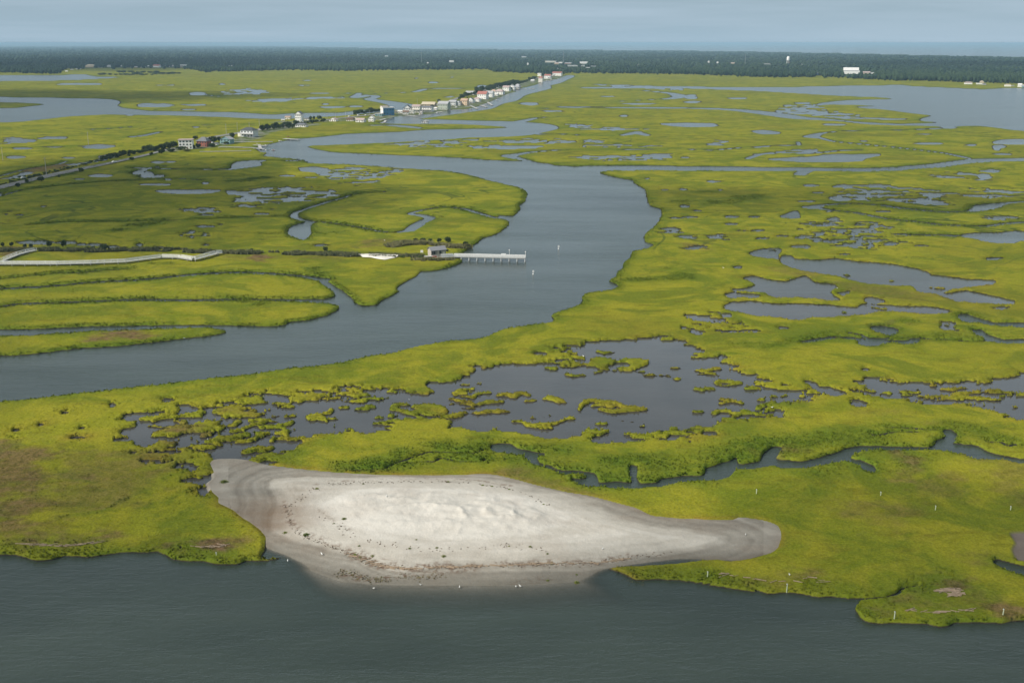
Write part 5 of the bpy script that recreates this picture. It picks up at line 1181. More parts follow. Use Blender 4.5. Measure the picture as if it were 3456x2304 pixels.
# buildings at the edge of and inside the far woods
FB = [('V', 400, 148, 120, 38, 'hip', 'tanroof', 'tan', 'tan roofed hall at the left of the far village'), ('V', 545, 150, 90, 16, 'side', 'lightroof', 'grey', 'low grey shed right of the tan roofed hall'), ('V', 655, 142, 56, 24, 'hip', 'lightroof', 'pale', 'pale hipped house of the far village'), ('V', 760, 142, 60, 14, 'side', 'lightroof', 'tan', 'low tan house of the far village'), ('V', 825, 135, 36, 14, 'side', 'whiteroof', 'white', 'small white house above the low tan one'),
      ('V', 915, 148, 70, 14, 'side', 'tanroof', 'grey', 'grey house with tan roof left of the pale sand track'), ('V', 1020, 150, 60, 16, 'side', 'lightroof', 'pink', 'pinkish house right of the pale sand track'), ('V', 1098, 150, 70, 12, 'flat', 'whiteroof', 'white', 'flat white building left of the largest white one'), ('V', 1165, 135, 40, 12, 'side', 'whiteroof', 'white', 'small white house behind the flat white building'), ('V', 1282, 148, 92, 36, 'side', 'redroof', 'white', 'largest white building of the far village with a red ridge'),
      ('V', 1372, 128, 82, 12, 'flat', 'whiteroof', 'white', 'white roof right of the largest village building'), ('V', 1450, 140, 60, 12, 'side', 'pinkroof', 'pale', 'pale house with pink roof in the far village'), ('V', 1502, 138, 34, 20, 'hip', 'lightroof', 'cream', 'cream house near the right of the far village'), ('V', 1640, 126, 94, 16, 'flat', 'whiteroof', 'white', 'long white building at the right end of the far village'), ('V', 1590, 152, 70, 12, 'side', 'pinkroof', 'tan', 'tan house below the long white building'), ('V', 92, 204, 34, 12, 'side', 'whiteroof', 'white', 'white hut at the left end of the far shore'), ('V', 165, 182, 42, 10, 'side', 'lightroof', 'pale', 'first pale hut along the far left shore'), ('V', 245, 175, 64, 12, 'side', 'lightroof', 'pale', 'second pale hut along the far left shore'), ('V', 2235, 130, 44, 10, 'side', 'whiteroof', 'white', 'left white house of the pair in the woods'), ('V', 2298, 132, 50, 12, 'side', 'whiteroof', 'white', 'right white house of the pair in the woods'),
      ('U', 618, 318, 140, 20, 'flat', 'whiteroof', 'cream', 'long cream building in the woods above the causeway'), ('U', 698, 342, 56, 24, 'hip', 'pinkroof', 'tan', 'tan house at the right end of the long cream building'), ('U', 748, 330, 54, 16, 'side', 'whiteroof', 'white', 'small white house left of the thin mast'), ('U', 848, 336, 92, 16, 'side', 'lightroof', 'pink', 'pinkish building right of the thin mast'), ('U', 960, 370, 228, 14, 'flat', 'whiteroof', 'white', 'longest white flat roof above the causeway end'), ('U', 1055, 334, 112, 24, 'side', 'whiteroof', 'white', 'white building with a raised right end'), ('U', 1110, 390, 56, 9, 'flat', 'whiteroof', 'white', 'small white roof just below the longest one'), ('U', 1192, 372, 100, 8, 'flat', 'lightroof', 'pale', 'thin pale roof right of the longest white one'), ('U', 756, 405, 102, 14, 'flat', 'whiteroof', 'white', 'white building just above the last canal houses'), ('U', 1642, 387, 56, 9, 'flat', 'lightroof', 'pale', 'small pale roof at the wood edge'), ('U', 1778, 356, 22, 16, 'hip', 'whiteroof', 'white', 'tiny bright white house in the woods'), ('U', 265, 250, 62, 8, 'flat', 'lightroof', 'pale', 'thin pale roof deep in the woods'), ('U', 318, 352, 20, 34, 'gable', 'whiteroof', 'white', 'tiny white gabled house in the woods'),
      ('T', 975, 276, 26, 14, 'flat', 'lightroof', 'pale', 'tiny pale roof below the water tower'), ('T', 430, 272, 120, 16, 'flat', 'lightroof', 'grey', 'faint grey roof left of the water tower'), ('T', 1750, 425, 225, 100, 'side', 'whiteroof', 'white', 'big white lodge with a pale roof by the bay'), ('T', 1682, 370, 90, 50, 'arch', 'whiteroof', 'pale', 'pale arched roof behind the big white lodge'), ('T', 1885, 400, 34, 26, 'hip', 'whiteroof', 'white', 'tiny white house right of the big white lodge'), ('T', 1990, 425, 120, 40, 'side', 'pinkroof', 'tan', 'tan and pink building right of the lodge'), ('T', 2085, 425, 70, 26, 'flat', 'whiteroof', 'white', 'flat white building at the right of the lodge group'), ('T', 1217, 440, 44, 44, 'hip', 'greyroof', 'blue', 'small blue house at the wood edge'), ('T', 1278, 446, 40, 24, 'side', 'whiteroof', 'pale', 'pale hut right of the small blue house'),
      ('B', 310, 186, 22, 7, 'flat', 'lightroof', 'pale', 'thin pale roof in the left woods'), ('B', 760, 226, 34, 12, 'side', 'whiteroof', 'white', 'white house in the woods left of the causeway'), ('B', 595, 234, 12, 8, 'side', 'whiteroof', 'white', 'tiny white house near the left mast'), ('B', 1258, 192, 30, 7, 'flat', 'lightroof', 'pale', 'faint roof in the woods above the causeway'), ('C', 178, 230, 14, 16, 'gable', 'whiteroof', 'white', 'left tiny white gable in the woods'), ('C', 240, 233, 14, 14, 'gable', 'whiteroof', 'white', 'right tiny white gable in the woods'), ('C', 345, 236, 26, 9, 'side', 'pinkroof', 'tan', 'small pink roof in the woods')]
for t_, x_, y_, w_, h_, rf_, rc_, wc_, lb_ in FB:
    p_ = tz(t_, x_, y_, w_, h_)
    far_build.append(p_)
    house(*p_, .5, 6, rf_, .45 if rf_ in ('hip', 'side', 'gable', 'arch') else .15, wc_, rc_, lb_, far=True, cat='building', name='building')
wood()
row("V 540,250 700,250 900,258 1100,255 1300,248 1580,240", 16, 24, 7, 1.0, 'tree', 'dark', 'dark tree in the thicket on the marsh before the far village', 'tree', 'thicket before the far village')
row("V 790,225 1000,222 1200,225 1450,238", 9, 22, 7, 1.0, 'tree', 'dark', 'dark tree in the upper strip of thicket before the far village', 'tree', 'upper thicket before the far village')

# ---- water tower and masts
x, y, z, t = gz(2659, 222)
wt_ = empty('water_tower', (x, y, 1.0))
k = t / FPX
tz0, tr = 14.5 * k, 5.2 * k; top = 31 * k
MB().lathe([(tr * .15, tz0 + 1), (tr * .75, tz0 + 2.2), (tr, tz0 + 5), (tr, tz0 + 9), (tr * .88, top - 3), (tr * .5, top - .8), (.3, top)], 18).build('tank', M('white'), wt_, True)
MB().lathe([(tr * 1.02, tz0 + 4.7), (tr * 1.16, tz0 + 4.7), (tr * 1.16, tz0 + 5.0), (tr * 1.02, tz0 + 5.0)], 18).build('balcony', M('pale'), wt_)
for i in range(6):
    a = i * math.pi / 3 + .3; MB().tube((tr * 1.1 * math.cos(a), tr * 1.1 * math.sin(a), 0), (tr * .95 * math.cos(a), tr * .95 * math.sin(a), tz0 + 5), .75).build('leg', M('white' if math.cos(a) < .3 else 'pink'), wt_)
MB().tube((0, 0, 0), (0, 0, tz0 + 1.2), 1.5).build('riser', M('pink'), wt_)
tag(wt_, 'white water tower on legs rising from the woods', 'water tower')
def mast(px, py, hpx, label):
    x, y, z, t = gz(px, py); k = t / FPX; h = hpx * k; b = .55 * k
    r = empty('radio_mast', (x, y, 1.0)); m = MB(); s = MB()
    c = [(b * math.cos(a), b * math.sin(a)) for a in (0.5, 2.6, 4.7)]
    for i in range(3):
        m.tube((c[i][0], c[i][1], 0), (c[i][0] * .6, c[i][1] * .6, h), .16 * k, .12 * k, 5)
        for j in range(14):
            p = c[i]; q_ = c[(i + 1) % 3]; s.bar((p[0], p[1], h * j / 14), (q_[0], q_[1], h * (j + 1) / 14), .12 * k)
    m.build('pole', M('lightroof'), r); s.build('brace', M('lightroof'), r)
    tag(r, label, 'mast', 'radio masts in the far woods')
mast(1423, 217, 44, 'thin lattice mast left of the causeway'); mast(1902, 216, 42, 'tall thin mast above the long white roofs'); mast(2514, 224, 40, 'pale lattice mast left of the water tower')

# ---- utility poles along the road
def pole(t_, xx, yb, hh, label):
    px, py, _, hp = tz(t_, xx, yb, 1, hh); x, y, z, t = gz(px, py); h = hp * t / FPX
    r = empty('utility_pole', (x, y, z - .1), .5)
    MB().tube((0, 0, 0), (0, 0, h), .26, .2, 8).build('pole', M('wood'), r)
    MB().box(-1.3, 1.3, -.09, .09, h - 1.1, h - .9).build('crossarm', M('wood'), r)
    tag(r, label, 'utility pole', 'utility poles along the causeway')
for t_, a_, b_, h_, lb in (('A', 320, 1000, 120, 'pole standing in the marsh left of the road'), ('Z2', 960, 262, 175, 'pole behind the small teal house'), ('Z2', 1135, 200, 145, 'pole left of the big grey house'), ('Z2', 1325, 160, 100, 'pole behind the roof of the big grey house'), ('Z2', 1487, 170, 160, 'tall pole right of the big grey house'), ('Z3', 725, 240, 85, 'first pole between the cedars and the blue house'), ('Z3', 860, 235, 85, 'second pole between the cedars and the blue house'), ('Z3', 1020, 215, 90, 'third pole between the cedars and the blue house'), ('Z3', 1135, 200, 85, 'pole at the left end of the trees by the blue house'), ('Z3', 1400, 185, 75, 'pole just left of the blue house'),
                           ('Z4', 345, 440, 120, 'pole behind the cream house'), ('Z4', 735, 470, 150, 'pole left of the grey green house'), ('Z4', 1010, 360, 110, 'pole behind the pale grey house'), ('Z4', 1200, 300, 100, 'pole where the tree row begins'), ('A', 20, 900, 90, 'pole at the left edge beyond the road'), ('A', 610, 790, 90, 'pole in the marsh near the oval pool')):
    pole(t_, a_, b_, h_, lb)

# ---- road
ASPH = plain('asphalt', (.215, .21, .20), .9, .2, 6.0)
def strip(name, L_, R_, z, mat):
    n = 160
    def rs(s):
        p = catmull(PT(s), False, 4); x, y, _ = ground(p[:, 0], p[:, 1], z); d = np.concatenate([[0], np.cumsum(np.hypot(np.diff(x), np.diff(y)))]); u = np.linspace(0, d[-1], n); return np.stack([np.interp(u, d, x), np.interp(u, d, y), np.full(n, z)], 1)
    a = rs(L_); b = rs(R_); v = np.vstack([a, b]); i = np.arange(n - 1)
    return np_mesh(name, v, np.stack([n + i, n + i + 1, i + 1, i], 1), mat, smooth=False)
rd = strip('road', "Y -200,705 0,648 100,622 250,588 420,548 560,515 800,464 1050,415 1400,348 1640,294 1850,248 2050,198 2230,165", "Y -200,755 0,692 250,628 420,586 560,556 800,502 1050,446 1400,372 1640,318 1850,269 2050,215 2230,180", 1.45, ASPH)
tag(rd, kind='structure')
def cstrip(s, wd_, z, mat, name):
    p = catmull(PT(s), False, 4); x, y, _ = ground(p[:, 0], p[:, 1], z); dx = np.gradient(x); dy = np.gradient(y); l = np.hypot(dx, dy); nx, ny = -dy / l, dx / l; n = len(x)
    v = np.vstack([np.stack([x - nx * wd_ / 2, y - ny * wd_ / 2, np.full(n, z)], 1), np.stack([x + nx * wd_ / 2, y + ny * wd_ / 2, np.full(n, z)], 1)]); i = np.arange(n - 1)
    o = np_mesh(name, v, np.stack([i, i + 1, n + i + 1, n + i], 1), mat, smooth=False)
    if o.data.polygons[0].normal.z < 0: o.data.flip_normals()
    return tag(o, kind='structure')
cstrip("A 1380,765 1440,745 1600,718 1780,688 1990,652 2352,610 B 270,580 430,566 560,546 700,510 830,463 1000,413 1200,370 1360,331 1480,301", 11, 1.5, ASPH, 'road')
GRAVEL = plain('crushed_shell', (.34, .32, .29), .95, .2, 3.0)
cstrip("Z3 1480,185 1560,165 1650,130", 14, 1.56, GRAVEL, 'parking_lot'); cstrip("Z3 1800,120 1870,115 1950,105", 16, 1.56, GRAVEL, 'parking_lot')
cstrip("Z2 1400,190 1500,175 1580,165", 12, 1.56, GRAVEL, 'driveway')
# white sand clearing on the causeway bank
WS = plain('white_sand', (.74, .70, .62), .9, .08, 1.0)
cl_p = catmull(PT("E 115,428 200,426 300,428 392,432 375,442 330,452 300,458 250,452 200,442 150,440"), True, 3)
x, y, _ = ground(cl_p[:, 0], cl_p[:, 1], 1.3); cx_, cy_ = x.mean(), y.mean(); n = len(x)
v = np.vstack([np.stack([x, y, 1.0 + .7 * (y > cy_)], 1), np.stack([cx_ + (x - cx_) * .7, cy_ + (y - cy_) * .7, 1.45 + .4 * (y > cy_)], 1), [[cx_, cy_, 1.65]]])
i = np.arange(n); j = (i + 1) % n
me = bpy.data.meshes.new('sand_clearing'); me.from_pydata(v.tolist(), [], [(a, b, n + b, n + a) for a, b in zip(i, j)] + [(n + a, n + b, 2 * n) for a, b in zip(i, j)]); me.materials.append(WS)
o = bpy.data.objects.new('sand_clearing', me); C.objects.link(o); tag(o, kind='structure')
if me.polygons[0].normal.z < 0: me.flip_normals()
# ---- boardwalk, pier, docks
WDW = plain('weathered_planks', (.52, .51, .48), .8, .18, 1.2, scl=(1, 6, 1))
WHT = plain('white_timber', (.74, .74, .72), .7, .10, 1.0)
PIL = plain('piling_timber', (.44, .42, .38), .85, .2, .8)
def walkway(name, pts, z, width, label, cat, rails=3, spacing=3.4, px_=True, railh=1.1, deckm=None, pilm=None, railm=None, sides=(-1, 1), group=None, fat=1.0, pil_every=1):
    """plank walk on piles: deck, two railings, each pile its own part"""
    P = [Vector((*[float(c_) for c_ in ground(a[0], a[1], z)[:2]], z)) for a in pts]
    r = empty(name, P[0]); o = P[0]
    deck = MB(); rl = {s: MB() for s in sides}; k = 0
    for a, b in zip(P[:-1], P[1:]):
        a = a - o; b = b - o; d = b - a; Ln = d.length; u = d.normalized(); n_ = Vector((-u.y, u.x, 0))
        deck.bar(a - u * width * .02 + Vector((0, 0, -.1)), b + Vector((0, 0, -.1)), width, .18)
        for s in (-.4, .4): deck.bar(a + n_ * width * s + Vector((0, 0, -.34)), b + n_ * width * s + Vector((0, 0, -.34)), .18, .28)
        m = max(1, int(Ln / spacing))
        for i in range(m + 1):
            c_ = a + u * (Ln * i / m)
            for s in sides:
                e = c_ + n_ * s * width * .48
                if rails: rl[s].bar(e + Vector((0, 0, -.3)), e + Vector((0, 0, railh)), .16 * fat)
            if i % pil_every == 0:
                for s in (-1, 1):
                    e = c_ + n_ * s * width * .42 + u * .02
                    MB().tube(e + Vector((0, 0, -z - 1.0)), e + Vector((0, 0, -.2)), .17 * fat, n=7).build('piling', pilm or PIL, r)
        for s in sides:
            for j in range(rails):
                h_ = railh * (j + 1) / rails
                e0 = a + n_ * s * width * .48 + Vector((0, 0, h_)); e1 = b + n_ * s * width * .48 + Vector((0, 0, h_))
                rl[s].bar(e0, e1, .10 * fat, .17 * fat)
    deck.build('deck', deckm or WDW, r)
    if rails:
        for s in sides: rl[s].build('railing', railm or WHT, r)
    tag(r, label, cat, group)
    return r
walkway('boardwalk', PT("W -320,262 0,262 570,262 900,254 1240,240 1600,194 1780,198 1920,219 2050,184 2150,157 2200,153"), 1.9, 2.6, 'long grey white boardwalk with railings zigzagging over the marsh', 'boardwalk', rails=3, spacing=3.2, pil_every=2)
walkway('boardwalk', PT("W 15,236 90,203 180,168 270,143 352,127"), 1.7, 2.0, 'short boardwalk spur climbing to the shrubs at the left', 'boardwalk', rails=2, spacing=3.4, pil_every=2)
walkway('pier', PT("P 540,424 740,414 1000,418 1400,428 1925,440"), 1.95, 3.6, 'white wooden fishing pier standing on piles in the river', 'pier', rails=4, spacing=4.05, deckm=WDW, pilm=WHT, fat=1.25)
walkway('ramp', PT("P 440,440 490,432 535,426"), 1.7, 3.2, 'tan plank ramp from the hut down to the pier', 'ramp', rails=2, spacing=3, deckm=plain('tan_planks', (.55, .40, .27), .8, .12, .8), railm=WDW)
walkway('platform', PT("P 250,415 320,412 400,408"), 1.6, 2.4, 'grey plank landing in front of the hut', 'landing', rails=0, spacing=4)
# things on the pier
def at(t_, xx, yy, z):
    a, b, _, _ = tz(t_, xx, yy, 1, 1); X_, Y_, t = ground(a, b, z); return float(X_), float(Y_), float(t)
for xx, yy, lb, h_ in ((1662, 400, 'tall white post on the pier', 2.6), (1928, 425, 'white corner post at the pier end', 2.4)):
    X_, Y_, t = at('P', xx, yy, 1.95); r = empty('pier_post', (X_, Y_, 1.95))
    MB().tube((0, 0, 0), (0, 0, h_), .12).build('pole', WHT, r); MB().lathe([(.1, h_), (.3, h_ + .1), (.32, h_ + .35), (.12, h_ + .5)], 10).build('post_head', M('white'), r); MB().box(-.25, .25, -.25, .25, 0, .12).build('base', WHT, r)  # plain white post, no lamp, with a wider head
    tag(r, lb, 'post')
X_, Y_, t = at('P', 1565, 402, 1.95); r = empty('bench', (X_, Y_, 1.95))
MB().box(-1.3, 1.3, -.3, .3, .42, .5).build('seat', WHT, r); MB().box(-1.3, 1.3, .3, .38, .55, 1.0).build('backrest', WHT, r)
for s in (-1, 1): MB().box(s * 1.1 - .08, s * 1.1 + .08, -.25, .25, 0, .418).build('leg', WHT, r)
tag(r, 'white bench on the outer part of the pier', 'bench')
# hut at the foot of the pier
SH = plain('grey_shingle', (.30, .285, .265), .9, .22, .35, scl=(1, 1, 5)); SR = plain('grey_shingle_roof', (.26, .26, .275), .85, .15, .5, scl=(1, 5, 1)); SUN_TRM = plain('sunlit_wall_and_trim', (.46, .42, .37), .7, .1, 1)
def pier_hut():
    px, py = tz('P', 492, 392, 1, 1)[:2]; X_, Y_, t = ground(px, py, 1.5); yw = R(27)
    r = empty('hut', (float(X_), float(Y_), 1.0), yw); W, Dp, H0, H1 = 8.4, 4.6, 3.1, 1.5; w2 = W / 2
    MB().box(-w2, w2, 0, Dp, 0, H0).build('wall', SH, r)
    MB().add([(-w2 - .002, 0, H0), (-w2 - .002, Dp, H0), (-w2 - .002, Dp / 2, H0 + H1), (w2, 0, H0), (w2, Dp, H0), (w2, Dp / 2, H0 + H1)], [(1, 0, 2), (3, 4, 5)]).build('gable_wall', SUN_TRM, r)
    MB().box(-w2 - .09, -w2 - .003, .02, Dp - .02, 0, H0 - .02).build('end_wall', SUN_TRM, r)  # sunlight on the left end put into its paler colour
    e = .45; v = []
    for zz in (0, .16):
        v += [(-w2 - e, -e, H0 - .2 + zz), (w2 + e, -e, H0 - .2 + zz), (w2 + e, Dp / 2, H0 + H1 + .05 + zz), (-w2 - e, Dp / 2, H0 + H1 + .05 + zz), (w2 + e, Dp + e, H0 - .2 + zz), (-w2 - e, Dp + e, H0 - .2 + zz)]
    MB().add(v, [(6, 7, 8, 9), (9, 8, 10, 11), (3, 2, 1, 0), (5, 4, 2, 3), (0, 1, 7, 6), (4, 5, 11, 10), (1, 2, 8, 7), (2, 4, 10, 8), (0, 6, 9, 3), (3, 9, 11, 5)]).build('roof', SR, r)
    for cx, ww in ((-3.3, .35), (-2.3, .45), (.9, .45)): MB().box(cx - ww, cx + ww, -.05, -.004, 1.0, 2.6).build('window', M('glass'), r)
    d = MB().box(-.75, .35, -.06, -.004, .5, 2.8).build('door', SUN_TRM, r); MB().box(.12, .2, -.12, -.065, 1.5, 1.7).build('handle', M('darkroof'), d)
    MB().box(2.2, 3.6, -.1, -.004, .5, 2.0).build('notice_board', M('cream'), r)
    tag(r, 'grey shingled hut with end wall coloured as sunlit at the foot of the pier', 'hut')
pier_hut()
X_, Y_, t = at('P', 215, 378, 1.0); r = empty('sign_board', (X_, Y_, .9))
MB().box(-.7, .7, -.05, .05, .9, 2.2).build('panel', M('white'), r)
for s in (-1, 1): MB().box(s * .6 - .06, s * .6 + .06, .055, .17, -.3, 2.1).build('post', WHT, r)
tag(r, 'white board on posts left of the pier hut', 'sign board')
X_, Y_, t = at('P', 425, 448, 1.0); r = empty('storage_bin', (X_, Y_, .9), .3)
MB().box(-1.0, 1.0, -.55, .55, .12, 1.25).build('body', M('red'), r); MB().box(-1.06, 1.06, -.6, .6, 1.255, 1.4).build('lid', M('redroof'), r)
for s in (-1, 1): MB().box(s * .8 - .1, s * .8 + .1, -.5, .5, -.2, .118).build('foot', M('wood'), r)
tag(r, 'red storage bin by the ramp below the hut', 'bin')
def docks(s, z, w_, label, rails=0, sp=5):
    walkway('dock', PT(s), z, w_, label, 'dock', rails=rails, spacing=sp, deckm=M('greywood'), pilm=M('greywood'), group='docks along the canal', fat=1.3)
docks("Z2 840,450 1100,452 1400,462", 1.5, 3.4, 'long grey plank walk from the brick house to the boats', sp=9)
docks("Z2 1060,365 1350,368 1690,366", 1.5, 3.0, 'grey plank walk from the teal house to the water', sp=9)
docks("Z2 540,524 900,520 1350,508", 1.4, 2.4, 'thin plank path across the marsh below the white house', sp=12)
docks("Z2 1880,318 2000,326 2110,330", 1.3, 6.0, 'floating dock with a red object at the marsh edge', sp=6)
for a_, lb in (("Z2 1390,420 1500,424 1600,430", 'upper grey dock of the cluster in front of the path'), ("Z2 1400,468 1500,474 1560,482", 'lower grey dock of the cluster in front of the path'), ("Z2 1480,410 1490,440 1500,474", 'cross dock joining the cluster in front of the path'), ("Z3 1640,235 1760,232", 'dock on piles before the blue house'), ("Z3 1560,262 1650,240", 'grey ramp dock left of the blue house dock'), ("Z3 1630,300 1655,262", 'small landing dock by the canal mouth'), ("Z4 130,640 340,665", 'pale dock edge before the large gabled house'), ("Z4 640,555 850,578", 'pale dock before the long white house'), ("Z4 970,538 1240,538", 'long pale bulkhead dock by the grey green house'),
               ("Z4 1380,440 1470,480 1540,510", 'slanting dock beyond the peach house'), ("Z4 1600,440 1720,475", 'dock running out below the red roofed house'), ("Z4 1740,380 1830,440", 'grey dock below the lavender roofed house'), ("Z4 1920,300 2010,290", 'short dock below the dusty pink roof'), ("Z5 930,475 1050,478", 'dock halfway along the upper canal'), ("Z5 1080,460 1200,466", 'dock reaching out into the upper canal'), ("Z5 1390,318 1550,300", 'white dock before the last houses')):
    docks(a_, 1.2, 3.2, lb)

# ---- boats
def boat(t_, xx, yy, lpx, yaw, hullc, cabc, label):
    px, py, lp, _ = tz(t_, xx, yy, lpx, 1); X_, Y_, t = ground(px, py, 0.0); Ln = max(5.0, float(lp * t / FPX)); b = Ln * .17
    r = empty('boat', (float(X_), float(Y_), 0), yaw)
    st = [(-.5, .85, .72), (-.2, 1, .72), (.15, .95, .78), (.38, .55, .9), (.5, .04, 1.02)]; v = []
    for u_, w_, hgt in st: v += [(u_ * Ln, -b * w_ * .6, -.25), (u_ * Ln, b * w_ * .6, -.25), (u_ * Ln, b * w_, hgt * Ln * .13), (u_ * Ln, -b * w_, hgt * Ln * .13)]
    f = [(0, 1, 2, 3)]
    for i in range(4):
        for j in range(4): f.append((i * 4 + j, i * 4 + (j + 1) % 4, i * 4 + 4 + (j + 1) % 4, i * 4 + 4 + j)[::-1])
    MB().add(v, f).build('hull', M(hullc), r)
    hz_ = Ln * .13 * .72
    MB().box(-.18 * Ln, .12 * Ln, -b * .55, b * .55, hz_ - .1, hz_ + Ln * .13).build('cabin', M(cabc), r)
    MB().box(-.06 * Ln, .125 * Ln, -b * .57, b * .57, hz_ + Ln * .06, hz_ + Ln * .10).build('windshield', M('glass'), r)
    tag(r, label, 'boat', 'boats moored along the canal')
for a in (('Z2', 1710, 512, 75, .2, 'white', 'redroof', 'white boat with orange top off the end of the docks'), ('Z2', 1615, 500, 70, .6, 'white', 'teal', 'white boat with green top beside the lower dock'), ('Z2', 1450, 412, 60, 0, 'white', 'white', 'white boat tied at the left of the dock cluster'), ('Z2', 1585, 432, 65, 0, 'white', 'pale', 'white boat at the right end of the upper dock'), ('Z2', 1805, 368, 85, .1, 'white', 'white', 'white boat by the plank walk of the teal house'), ('Z3', 1650, 298, 50, 0, 'white', 'teal', 'pale teal boat at the canal mouth'),
          ('Z4', 735, 612, 115, .1, 'white', 'white', 'long white boat before the long white house'), ('Z4', 300, 655, 80, .05, 'white', 'pinkroof', 'white boat with tan top by the large gabled house'), ('Z4', 400, 645, 75, .05, 'white', 'cream', 'white boat next to the little canal hut'), ('Z4', 1412, 530, 75, 0, 'white', 'pinkroof', 'white boat with a reddish stern in mid canal'), ('Z4', 1520, 512, 75, .05, 'white', 'white', 'white boat right of the reddish one'), ('Z4', 1735, 480, 40, .2, 'white', 'white', 'small white boat below the red roofed house'), ('Z4', 1915, 345, 70, 0, 'white', 'white', 'bright white boat below the lavender roofed house'), ('Z4', 1790, 438, 70, 0, 'pale', 'sage', 'greenish boat at the grey dock'),
          ('Z5', 950, 480, 55, 0, 'white', 'white', 'white boat left on the dock halfway up the canal'), ('Z5', 1020, 480, 45, 0, 'white', 'pale', 'second white boat on the dock halfway up the canal'), ('Z5', 1195, 472, 50, 0, 'cream', 'white', 'cream boat at the outermost upper dock'), ('Z5', 1440, 312, 60, .1, 'white', 'white', 'left white boat at the last white dock'), ('Z5', 1530, 302, 50, .1, 'white', 'white', 'right white boat at the last white dock'), ('Z5', 1665, 275, 40, 0, 'white', 'white', 'last small white boat near the canal head'), ('Z5', 1800, 203, 40, 0, 'white', 'white', 'white boat at the very head of the canal')):
    boat(*a)
# red object on the floating dock
X_, Y_, t = at('Z2', 1940, 292, 1.3); r = empty('kayak', (X_, Y_, 1.45), .3)
MB().lathe([(.05, -2.2), (.35, -1.2), (.45, 0), (.35, 1.2), (.05, 2.2)], 10).build('hull', M('redroof'), r).rotation_euler = (0, math.pi / 2, 0); MB().lathe([(.2, .3), (.3, .3), (.3, .46), (.2, .46)], 10).build('cockpit_rim', M('darkroof'), r)
tag(r, 'red kayak lying on the floating dock', 'kayak')

# ---- cars
def car(t_, xx, yy, yaw, colk, label, z=1.45):
    X_, Y_, t = at(t_, xx, yy, z); r = empty('car', (X_, Y_, z), yaw)
    prof = [(-2.2, .35), (-2.25, .8), (-2.1, 1.0), (-1.5, 1.05), (-.9, 1.5), (.7, 1.52), (1.35, 1.05), (2.1, .9), (2.25, .6), (2.2, .35)]; n = len(prof)
    v = [(a, -.88, b) for a, b in prof] + [(a, .88, b) for a, b in prof]
    MB().add(v, [tuple(range(n)), tuple(range(2 * n - 1, n - 1, -1))] + [(i, i + n, (i + 1) % n + n, (i + 1) % n) for i in range(n)]).build('body', M(colk), r)
    MB().box(-1.0, .75, -.895, .895, 1.08, 1.42).build('window', M('glass'), r)
    for a in (-1.35, 1.4):
        for s in (-1, 1): MB().tube((a, s * .72, .34), (a, s * .93, .34), .34, n=12).build('wheel', M('darkroof'), r)
    tag(r, label, 'car', 'cars on the causeway')
car('Y', 1415, 362, 1.0, 'white', 'white car driving on the open stretch of road')
car('Y', 290, 560, 1.0, 'pale', 'pale car half hidden by shrubs behind the road', 1.3)
car('Z3', 1222, 190, .8, 'white', 'white car parked left of the blue house, first of two'); car('Z3', 1345, 190, .8, 'white', 'white car parked left of the blue house, second of two')
car('Z3', 345, 300, .8, 'white', 'white car near the low white cottage'); car('Z4', 668, 475, .8, 'white', 'white van shaped car beside the tan hall'); car('Z3', 1080, 208, .8, 'white', 'white car on the road behind the arched shed')
car('Z4', 745, 520, .8, 'white', 'white car left of the grey green house'); car('Z4', 1125, 490, .8, 'white', 'white car in front of the pale grey gabled house')

# ---- channel markers and marsh posts
for xx, yy, lb in ((1496, 388, 'white channel marker upstream of the pier end'), (1321, 562, 'white channel marker downstream of the pier end')):
    X_, Y_, t = at('E', xx, yy, 0); r = empty('channel_marker', (X_, Y_, 0))
    MB().tube((0, 0, -1.5), (.12, 0, 1.9), .12, n=8).build('pole', WHT, r)
    MB().box(-.28, .46, -.1, .1, .9, 1.9).build('panel', M('white'), r); MB().lathe([(.3, -.35), (.38, 0), (.3, .2), (.15, .3)], 12).build('float', M('white'), r)
    tag(r, lb, 'channel marker')
for t_, xx, yy, h_, lb in (('I', 507, 950, 34, 'pale post in the green hollow above the sandbar tip'), ('I', 1363, 963, 30, 'pale post in the middle of the right marsh, second from left'), ('I', 1740, 1062, 34, 'pale post in the yellow marsh right of the middle'), ('I', 2258, 1062, 30, 'pale post near the right edge of the marsh'), ('J', 170, 500, 40, 'pale post on the shore just right of the sandbar'), ('J', 717, 590, 56, 'tallest pale post on the low bank above the water'), ('J', 1457, 790, 56, 'pale post on the small point at the lower right'), ('J', 2206, 762, 46, 'pale post by the straw patch near the right edge'), ('G', 1490, 1168, 22, 'short pale post on the left grassy point')):
    px, py, _, hp = tz(t_, xx, yy, 1, h_); X_, Y_, z, t = gz(px, py); h = hp * t / FPX * 1.05
    r = empty('marsh_post', (X_, Y_, z - .2)); MB().tube((0, 0, -.5), (.08, 0, h), .12, .11, 8).build('pole', M('lime'), r); MB().lathe([(.14, h), (.14, h + .07), (.02, h + .14)], 8).build('cap', M('pale'), r)
    tag(r, lb, 'post', 'pale posts standing in the marsh')

